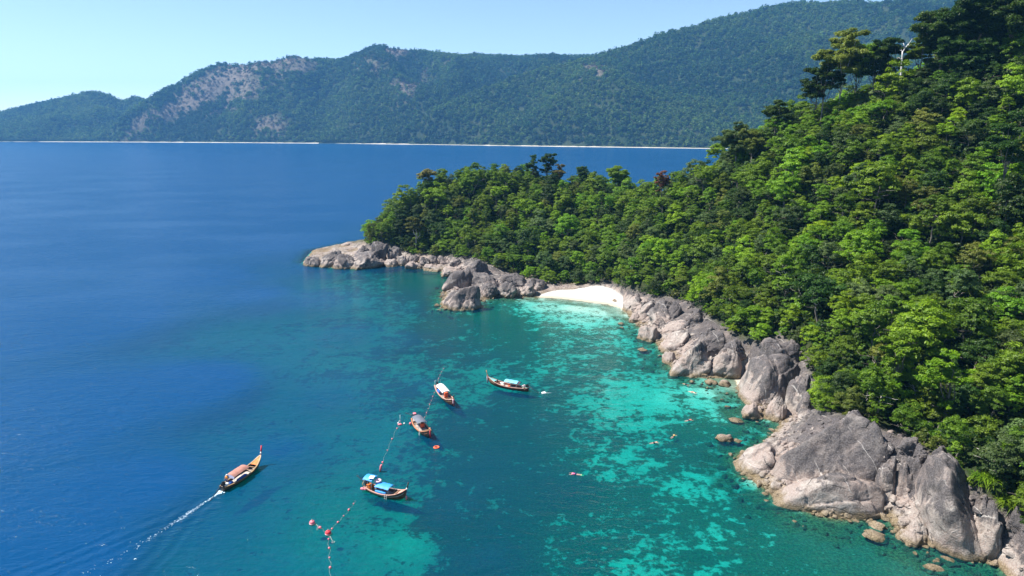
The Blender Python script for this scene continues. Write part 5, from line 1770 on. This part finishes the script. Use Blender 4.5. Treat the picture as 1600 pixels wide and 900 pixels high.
loose('life_jackets', s.mesh('life_jackets', M['jacket']), put4(.44, .3, .35), a4, 'dark red pile of life jackets under the grey canopy', 'life jackets')
loose('cushion', bundle(.75, .6, .28, 9, M['pink']), put4(.03, 0, 1.72), a4, 'pink cover laid over the engine of the grey canopy boat', 'cover')
loose('stern_float', Shape().ball((0, 0, 0), .26, 2, (1, 1, 1.2)).mesh('stern_float', M['pink']), put4(.16, -1.25, .35), 0, 'pink fender hung on the left side of the grey canopy boat', 'fender')
loose('life_jackets', bundle(.6, .45, .5, 11, M['jacket']), put5(.44, .55, .62), a5, 'orange life jacket under the sky blue canopy', 'life jacket')
loose('coolbox', Shape().box((0, 0, .2), (.7, .5, .4)).box((0, 0, .43), (.74, .54, .08)).mesh('coolbox', M['white'], False), put5(.66, -.2, .3), a5, 'white cool box on the open deck before the sky blue canopy', 'cool box')
loose('sack', bundle(.8, .7, .4, 12, M['deck_white']), put5(.62, .25, .45), a5 + .4, 'pale sack on the open deck beside the cool box', 'sack')

# ---- people: one skinned body each, clothing as parts
def skin_mesh(name, joints, edges, mat, sub=1):
    me = bpy.data.meshes.new(name + '_rig')
    names = list(joints)
    me.from_pydata([joints[k][0] for k in names], [(names.index(a), names.index(b)) for a, b in edges], [])
    o = bpy.data.objects.new(name + '_rig', me)
    C.objects.link(o)
    md = o.modifiers.new('skin', 'SKIN'); md.use_smooth_shade = True
    for i, k in enumerate(names):
        r = joints[k][1]
        sv = me.skin_vertices[0].data[i]
        sv.radius = (r, r) if np.isscalar(r) else r
        sv.use_root = (i == 0)
    if sub:
        sd = o.modifiers.new('sub', 'SUBSURF'); sd.levels = sub; sd.render_levels = sub
    dg = bpy.context.evaluated_depsgraph_get()
    out = bpy.data.meshes.new_from_object(o.evaluated_get(dg))
    bpy.data.objects.remove(o); bpy.data.meshes.remove(me)
    out.name = name
    out.materials.clear(); out.materials.append(mat)
    out.polygons.foreach_set('use_smooth', np.ones(len(out.polygons), bool))
    return out

POSE = {
    'stand': dict(pelvis=(0, 0, .93), waist=(0, 0, 1.08), chest=(.02, 0, 1.30), neck=(.01, 0, 1.47), head=(.03, 0, 1.60), crown=(.02, 0, 1.68),
                  hip=(0, .09, .90), knee=(.03, .10, .50), ankle=(-.02, .11, .09), toe=(.16, .13, .03), shoulder=(0, .17, 1.41), elbow=(.06, .25, 1.13), wrist=(.24, .20, .98)),
    'helm': dict(pelvis=(0, 0, .93), waist=(.02, 0, 1.08), chest=(.05, 0, 1.30), neck=(.06, 0, 1.47), head=(.09, 0, 1.60), crown=(.09, 0, 1.68),
                 hip=(0, .10, .90), knee=(.06, .14, .50), ankle=(-.02, .17, .09), toe=(.15, .20, .03), shoulder=(.03, .17, 1.41), elbow=(-.06, .28, 1.16), wrist=(-.16, .30, .94)),
    'sit': dict(pelvis=(0, 0, .10), waist=(.03, 0, .26), chest=(.08, 0, .48), neck=(.12, 0, .64), head=(.16, 0, .77), crown=(.16, 0, .85),
                hip=(.02, .10, .09), knee=(.40, .16, .34), ankle=(.48, .14, -.06), toe=(.64, .16, -.10), shoulder=(.08, .17, .58), elbow=(.20, .24, .34), wrist=(.38, .18, .36)),
    'crouch': dict(pelvis=(0, 0, .34), waist=(.08, 0, .48), chest=(.22, 0, .66), neck=(.33, 0, .78), head=(.42, 0, .88), crown=(.46, 0, .95),
                   hip=(.02, .10, .33), knee=(.32, .16, .46), ankle=(.06, .15, .09), toe=(.24, .17, .03), shoulder=(.24, .17, .74), elbow=(.38, .22, .50), wrist=(.52, .16, .34)),
    'swim': dict(pelvis=(0, 0, 0), waist=(.15, 0, .01), chest=(.37, 0, .02), neck=(.54, 0, .04), head=(.68, 0, .05), crown=(.76, 0, .06),
                 hip=(-.03, .09, 0), knee=(-.43, .12, -.03), ankle=(-.83, .10, -.02), toe=(-.98, .10, -.05), shoulder=(.48, .17, .02), elbow=(.64, .34, -.03), wrist=(.84, .28, -.02)),
}
RAD = dict(pelvis=.135, waist=.12, chest=.145, neck=.055, head=(.085, .10), crown=.07, hip=.09, knee=.058, ankle=.040, toe=.030, shoulder=.065, elbow=.042, wrist=.028)
def person(label, loc, rz, pose, shirt=None, trousers=None, skin='skin', hat=None, hair=True, vest=None, fins=None, group='people on the boats and in the water', twist=0.0):
    P = POSE[pose]
    root = empty('person', loc, rz, label, 'person', group)
    J, E = {}, []
    J['pelvis'] = (P['pelvis'], RAD['pelvis'])
    for k in ('waist', 'chest', 'neck', 'head', 'crown'):
        J[k] = (P[k], RAD[k])
    E += [('pelvis', 'waist'), ('waist', 'chest'), ('chest', 'neck'), ('neck', 'head'), ('head', 'crown')]
    for sgn, sd in ((1, 'l'), (-1, 'r')):
        def q(k): return (P[k][0], P[k][1] * sgn, P[k][2])
        for k in ('hip', 'knee', 'ankle', 'toe', 'shoulder', 'elbow', 'wrist'):
            J[k + sd] = (q(k), RAD[k])
        E += [('pelvis', 'hip' + sd), ('hip' + sd, 'knee' + sd), ('knee' + sd, 'ankle' + sd), ('ankle' + sd, 'toe' + sd), ('chest', 'shoulder' + sd), ('shoulder' + sd, 'elbow' + sd), ('elbow' + sd, 'wrist' + sd)]
        w = np.array(q('wrist')); d = w - np.array(q('elbow')); d /= np.linalg.norm(d)
        side = np.cross(d, (0, 0, 1)); side /= np.linalg.norm(side) + 1e-6
        up = np.cross(side, d)
        palm = w + d * .075
        J['palm' + sd] = (tuple(palm), (.036, .020)); E.append(('wrist' + sd, 'palm' + sd))
        for f_, (off, ln) in enumerate(((-.030, .070), (-.010, .082), (.010, .076), (.030, .058))):
            a_ = palm + side * off + d * .035; b_ = a_ + d * ln * .5 - up * .012; c_ = b_ + d * ln * .4 - up * .030
            J[f'f{f_}a' + sd] = (tuple(a_), .0095); J[f'f{f_}b' + sd] = (tuple(b_), .009); J[f'f{f_}c' + sd] = (tuple(c_), .008)
            E += [('palm' + sd, f'f{f_}a' + sd), (f'f{f_}a' + sd, f'f{f_}b' + sd), (f'f{f_}b' + sd, f'f{f_}c' + sd)]
        ta = palm - d * .03 + side * (-.042 * sgn); tb = ta + d * .045 + side * (-.018 * sgn)
        J['ta' + sd] = (tuple(ta), .011); J['tb' + sd] = (tuple(tb), .009)
        E += [('palm' + sd, 'ta' + sd), ('ta' + sd, 'tb' + sd)]
    link('body', skin_mesh('body', J, E, M[skin]), root)
    hd, cr = np.array(P['head']), np.array(P['crown'])
    upv = (cr - np.array(P['neck'])); upv /= np.linalg.norm(upv)
    fw = np.array([0, 0, -1.0]) if pose == 'swim' else np.array([1.0, 0, 0]); fw = fw - upv * (fw @ upv); fw /= np.linalg.norm(fw)
    sdv = np.cross(upv, fw)
    s = Shape()
    for e_ in (-.033, .033): s.ball(hd + fw * .092 + sdv * e_ + upv * .012, .011, 1)
    link('eyes', s.mesh('eyes', M['hair']), root)
    s = Shape().ball(hd + fw * .104 - upv * .014, .016, 1).ball(hd + fw * .090 - upv * .048, .018, 1, (.6, 1.3, .5)).ball(hd + sdv * .092, .02, 1).ball(hd - sdv * .092, .02, 1)
    link('face', s.mesh('face', M[skin]), root)
    if hair:
        v, f = icosphere(3)
        k = (v @ upv > 0.10) | ((v @ fw < -0.2) & (v @ upv > -0.55))
        F = [tuple(t) for t in f if k[list(t)].all()]
        link('hair', Shape().add(v * .112 + hd + upv * .02 - fw * .008, F).mesh('hair', M['hair']), root)
    if hat:
        v, f = icosphere(3)
        F = [tuple(t) for t in f if (v[list(t)] @ upv > 0.15).all()]
        s = Shape().add(v * .122 + hd + upv * .025, F)
        ring_ = [hd + upv * .045 + (fw * math.cos(a) + sdv * math.sin(a)) * rr for rr in (.118, .17) for a in np.linspace(0, 6.283, 17)[:-1]]
        s.add(ring_, [(i, (i + 1) % 16, 16 + (i + 1) % 16, 16 + i) for i in range(16)])
        link('hat', s.mesh('hat', M[hat]), root)
    def cloth(nm, keys, ed, grow, mat):
        link(nm, skin_mesh(nm, {k: (J[k][0], (np.array(J[k][1]) + grow).tolist() if not np.isscalar(J[k][1]) else J[k][1] + grow) for k in keys}, ed, M[mat]), root)
    if shirt:
        JJ = dict(J)
        for sd in 'lr':
            m_ = np.array(J['shoulder' + sd][0]) * .35 + np.array(J['elbow' + sd][0]) * .65
            J['sleeve' + sd] = (tuple(m_), .052)
        cloth('shirt', ['pelvis', 'waist', 'chest', 'shoulderl', 'shoulderr', 'sleevel', 'sleever'],
              [('pelvis', 'waist'), ('waist', 'chest'), ('chest', 'shoulderl'), ('chest', 'shoulderr'), ('shoulderl', 'sleevel'), ('shoulderr', 'sleever')], .022, shirt)
    if vest:
        cloth('life_vest', ['waist', 'chest', 'neck'], [('waist', 'chest'), ('chest', 'neck')], .05, vest)
    if trousers:
        for sd in 'lr':
            J['hem' + sd] = (tuple(np.array(J['knee' + sd][0]) * .45 + np.array(J['ankle' + sd][0]) * .55) if pose != 'swim' else tuple(np.array(J['hip' + sd][0]) * .5 + np.array(J['knee' + sd][0]) * .5), .055)
        if pose == 'swim':
            cloth('shorts', ['pelvis', 'hipl', 'hipr', 'heml', 'hemr'], [('pelvis', 'hipl'), ('pelvis', 'hipr'), ('hipl', 'heml'), ('hipr', 'hemr')], .022, trousers)
        else:
            cloth('trousers', ['pelvis', 'hipl', 'hipr', 'kneel', 'kneer', 'heml', 'hemr'], [('pelvis', 'hipl'), ('pelvis', 'hipr'), ('hipl', 'kneel'), ('hipr', 'kneer'), ('kneel', 'heml'), ('kneer', 'hemr')], .02, trousers)
    if fins:
        for sd in 'lr':
            a_ = np.array(J['ankle' + sd][0]); b_ = np.array(J['toe' + sd][0]); d = (b_ - a_) / np.linalg.norm(b_ - a_)
            s = Shape().add([a_ + (0, -.05, .02), a_ + (0, .05, .02), b_ + d * .42 + (0, .11, .06), b_ + d * .42 + (0, -.11, .06), a_ + (0, -.05, -.03), a_ + (0, .05, -.03), b_ + d * .42 + (0, .11, .045), b_ + d * .42 + (0, -.11, .045)],
                            [(0, 1, 2, 3), (7, 6, 5, 4), (0, 4, 5, 1), (1, 5, 6, 2), (2, 6, 7, 3), (3, 7, 4, 0)])
            link('fin', s.mesh('fin', M[fins], False), root)
    return root

person('boatman in an orange shirt and pale cap standing at the stern of the moving boat', put1(.17, .42, .26), a1, 'helm', 'shirt_orange', 'navy', hat='shirt_white')
person('person in a turquoise shirt bending over the bow of the sky blue canopy boat', put5(.80, -.15, .55), a5 + 2.6, 'crouch', 'shirt_blue', 'cloth_black')
person('person in a white shirt crouching at the stern of the sky blue canopy boat', put5(.16, -.2, .30), a5 + 3.0, 'crouch', 'shirt_white', 'cloth_black')
person('person in black sitting under the rear of the sky blue canopy', put5(.245, .25, .40), a5 + 1.4, 'sit', 'cloth_black', 'navy')
person('person with pale hat tending the engine of the sky blue canopy boat', put5(.085, .28, .62), a5 + 2.4, 'sit', 'salmon' if False else 'shirt_white', 'wood', hat='palepink')

def swimmer(px, py, ang, label, **kw):
    p = at_z(px, py, 0.0)
    return person(label, (p[0], p[1], 0.03), ang, 'swim', **kw)
swimmer(899, 741, 2.9, 'snorkeller in a pink top with pale green fins, alone off the reef', shirt='hotpink', trousers='navy', fins='mint', skin='skin_fair')
swimmer(1022, 692, .35, 'swimmer without a vest, leftmost of the three off the lone rock', trousers='cloth_black', skin='skin_fair')
swimmer(1052, 682, .9, 'swimmer in a yellow vest left of the lone white topped rock', vest='yellow', trousers='cloth_black', skin='skin_fair')
swimmer(1076, 657, .45, 'swimmer in an orange vest, farthest up of the three off the lone rock', vest='jacket', trousers='navy', skin='skin_fair')
swimmer(1082, 613, -.7, 'pale swimmer in the shallows below the pocket of sand', trousers='salmon', skin='skin_fair')
swimmer(1072, 601, -.9, 'dark clad swimmer close in under the smooth pale slabs', shirt='cloth_black', trousers='cloth_black')

# ---- float lines: a rope with small floats threaded on it
def float_line(pts_px, n, label, r=.105, sag=0.0, big=()):
    pts = [at_z(px, py, 0.03) for px, py in pts_px]
    d = np.concatenate([[0], np.cumsum([np.hypot(*(pts[i + 1] - pts[i])[:2]) for i in range(len(pts) - 1)])])
    base = pts[0]
    t = empty('float_line', tuple(base), 0, label, 'float line', 'float lines marking the anchorage')
    def at(u):
        s_ = u * d[-1]
        p = np.array([np.interp(s_, d, [q[k] for q in pts]) for k in range(3)])
        return p - base
    s = Shape()
    s.tube([at(u) + np.array([.12 * math.sin(u * 23), .12 * math.cos(u * 19), 0.02]) for u in np.linspace(0, 1, 40)], .012, 5)
    link('rope', s.mesh('rope', M['rope']), t)
    fm = Shape().ball((0, 0, 0), r, 2, (1, 1, 1)).tube([(-r * 1.3, 0, 0), (r * 1.3, 0, 0)], r * .35, 6).mesh('float', M['pink'])
    for k in range(n):
        u = (k + .5) / n
        o = link('float', fm, t); p = at(u); dp = at(min(u + .01, 1)) - at(max(u - .01, 0))
        o.location = (p[0], p[1], .07); o.rotation_euler = (0, 0, math.atan2(dp[1], dp[0]))
        k_ = 1.0 + 0.25 * math.sin(k * 2.7)
        o.scale = (k_, k_, k_)
    return t
float_line([(694, 574), (688, 585), (682, 601), (680, 611)], 7, 'string of pale pink floats running up from the stern of the white canopy boat')
float_line([(680, 611), (673, 628), (668, 642), (662, 656)], 7, 'string of pink floats between the white canopy and grey canopy boats')
float_line([(625, 662), (618, 674), (611, 690), (602, 712), (594, 733)], 4, 'sparse float line from the pole marker down to the two canopy boat', .14)
float_line([(514, 832), (524, 821), (535, 809), (546, 796), (556, 783)], 5, 'float line slanting up right from the two round mooring buoys', .14)
float_line([(488, 816), (500, 825), (513, 834)], 1, 'short rope with one float joining the two round mooring buoys', .22)
float_line([(513, 836), (514, 850), (515, 870), (516, 890), (517, 912)], 5, 'float line running down from the red mooring buoy to the photo edge', .14)

def buoy(px, py, r, mat, label):
    p = at_z(px, py, 0)
    t = empty('mooring_buoy', (p[0], p[1], 0), 0, label, 'buoy', 'mooring buoys')
    link('float_body', Shape().ball((0, 0, r * .55), r, 3).mesh('float_body', M[mat]), t)
    link('shackle', Shape().tube([(0, 0, r * 1.4), (0, 0, r * 1.7)], .05, 6).torus((0, 0, r * 1.78), .09, .025, 'x', 12, 5).mesh('shackle', M['steel']), t)
    link('skirt', Shape().torus((0, 0, r * .35), r * .98, r * .10).mesh('skirt', M['palepink']), t)
    return t
buoy(488, 819, .40, 'pink', 'pale pink round mooring buoy, left of the red one')
buoy(513, 835, .42, 'red', 'red round mooring buoy where three float lines meet')
p = at_z(594, 737, 0)
t = empty('float_pole', (p[0], p[1], 0), 0, 'tall pink pole float standing behind the two canopy boat', 'float')
link('float_body', Shape().tube([(0, 0, 0), (.1, 0, .5), (.22, .0, 1.1), (.3, 0, 1.3)], [.14, .22, .2, .08], 8).mesh('float_body', M['pink']), t)
p = at_z(625, 664, 0)
t = empty('marker_float', (p[0], p[1], 0), 0, 'pink marker float carrying a thin white pole, left of the grey canopy boat', 'marker')
link('float_body', Shape().ball((0, 0, .1), .34, 2, (1.35, .8, .7)).mesh('float_body', M['pink']), t)
link('pole', Shape().tube([(0, .3, 0), (0, .35, 1.9)], .035, 5).tube([(-.3, .3, .55), (0.1, .33, .8)], .05, 5).mesh('pole', M['white']), t)
for dx, dy in ((-.45, .7), (.75, .5)):
    link('side_float', Shape().ball((dx, dy, .08), .17, 2).mesh('side_float', M['white']), t)
p = at_z(682, 699, 0.04)
loose('life_ring', Shape().torus((0, 0, 0), .42, .14).mesh('life_ring', M['jacket']), p, 0, 'orange life ring adrift to the right of the grey canopy boat', 'life ring')
p = at_z(850, 614, 0.05)
v, f = icosphere(3)
loose('white_float', Shape().add(np.sign(v) * np.abs(v) ** .8 * np.array([.55, .38, .2]), [tuple(q) for q in f]).ball((.1, 0, .18), .2, 2).tube([(.5, 0, .02), (1.6, .1, 0)], .04, 5).mesh('white_float', M['white']), p, 0, 'white float trailing a cord behind the sky blue canopy boat', 'float')
# ladder of rope beside the buoys
p = at_z(520, 846, 0.04)
s = Shape().tube([(-.7, 1.3, 0), (-.3, .5, 0), (0, 0, 0)], .03, 5).torus((.1, -.15, 0), .2, .03, 'z', 14, 5)
loose('rope_loop', s.mesh('rope_loop', M['rope']), p, 0, 'loose rope with an eye floating beside the red mooring buoy', 'rope')
p = at_z(493, 820, 0.04)
loose('rope_end', Shape().tube([(0, .2, 0), (.35, -.2, 0), (.5, -1.0, 0), (.6, -1.4, 0)], .03, 5).mesh('rope_end', M['rope']), p, 0, 'loose rope end hanging off the pale pink mooring buoy', 'rope')

# ---- foam left by the screw of the moving boat: small flakes of froth on the water
def foam():
    ax = WAKE_B - WAKE_A; L = np.hypot(*ax[:2]); ax = ax / L; nx = np.array([-ax[1], ax[0], 0])
    V, F = [], []
    r = np.random.default_rng(8)
    n = 1300
    for k in range(n):
        u = r.uniform() ** 1.5
        s_ = u * L
        clump = 0.55 + 0.45 * math.sin(s_ * 0.9 + 1.2 * math.sin(s_ * .37)) 
        if r.uniform() > (1.1 - 1.0 * u ** .4) * (0.35 + .65 * clump): continue
        w = (0.14 + 0.50 * u) * (0.6 + .6 * clump)
        y = r.normal() * w * .55 + 0.8 * math.sin(s_ * .16) * u
        if u < .06: y *= 2.2
        c = WAKE_A + ax * s_ + nx * y + np.array([0, 0, .012 + .0001 * (k % 50)])
        a = r.uniform(.02, .085) * (1.7 if u < .07 else 1.0) * (1.0 - .3 * u)
        m = 5
        b = len(V); ph = r.uniform(0, 6.28)
        V.append(c + np.array([0, 0, .03 * a / .1]))
        for j in range(m):
            q = ph + j * 6.283 / m
            rr = a * r.uniform(.6, 1.3)
            V.append(c + np.array([math.cos(q) * rr, math.sin(q) * rr, -.005]))
        F += [(b, b + 1 + j, b + 1 + (j + 1) % m) for j in range(m)]
    fm = NT('foam')
    m_ = fm.surface(fm.n('ShaderNodeBsdfPrincipled', ins={'Base Color': (.50, .64, .70), 'Roughness': .8}))
    me = mesh_np('foam', np.array(V), [i for f_ in F for i in f_], 3); me.materials.append(m_)
    tag(link('foam', me), kind='stuff')
foam()

# ================================================================== THE AIR
hz = NT('air')
vol = hz.n('ShaderNodeVolumePrincipled', ins={'Color': (0.18, 0.52, 1.0), 'Density': 0.00007, 'Anisotropy': 0.1})
hz.t.links.new(vol.outputs[0], hz.out.inputs['Volume'])
x0, x1, y0, y1, z0, z1 = -9400.0, 9400.0, -450.0, 9500.0, -40.0, 640.0
hv = [(x, y, z) for z in (z0, z1) for y in (y0, y1) for x in (x0, x1)]
hf = [0, 2, 3, 1, 4, 5, 7, 6, 0, 1, 5, 4, 2, 6, 7, 3, 0, 4, 6, 2, 1, 3, 7, 5]
tag(link('haze', mesh_np('haze', hv, hf, 4, smooth=False), None, hz.m), kind='stuff')
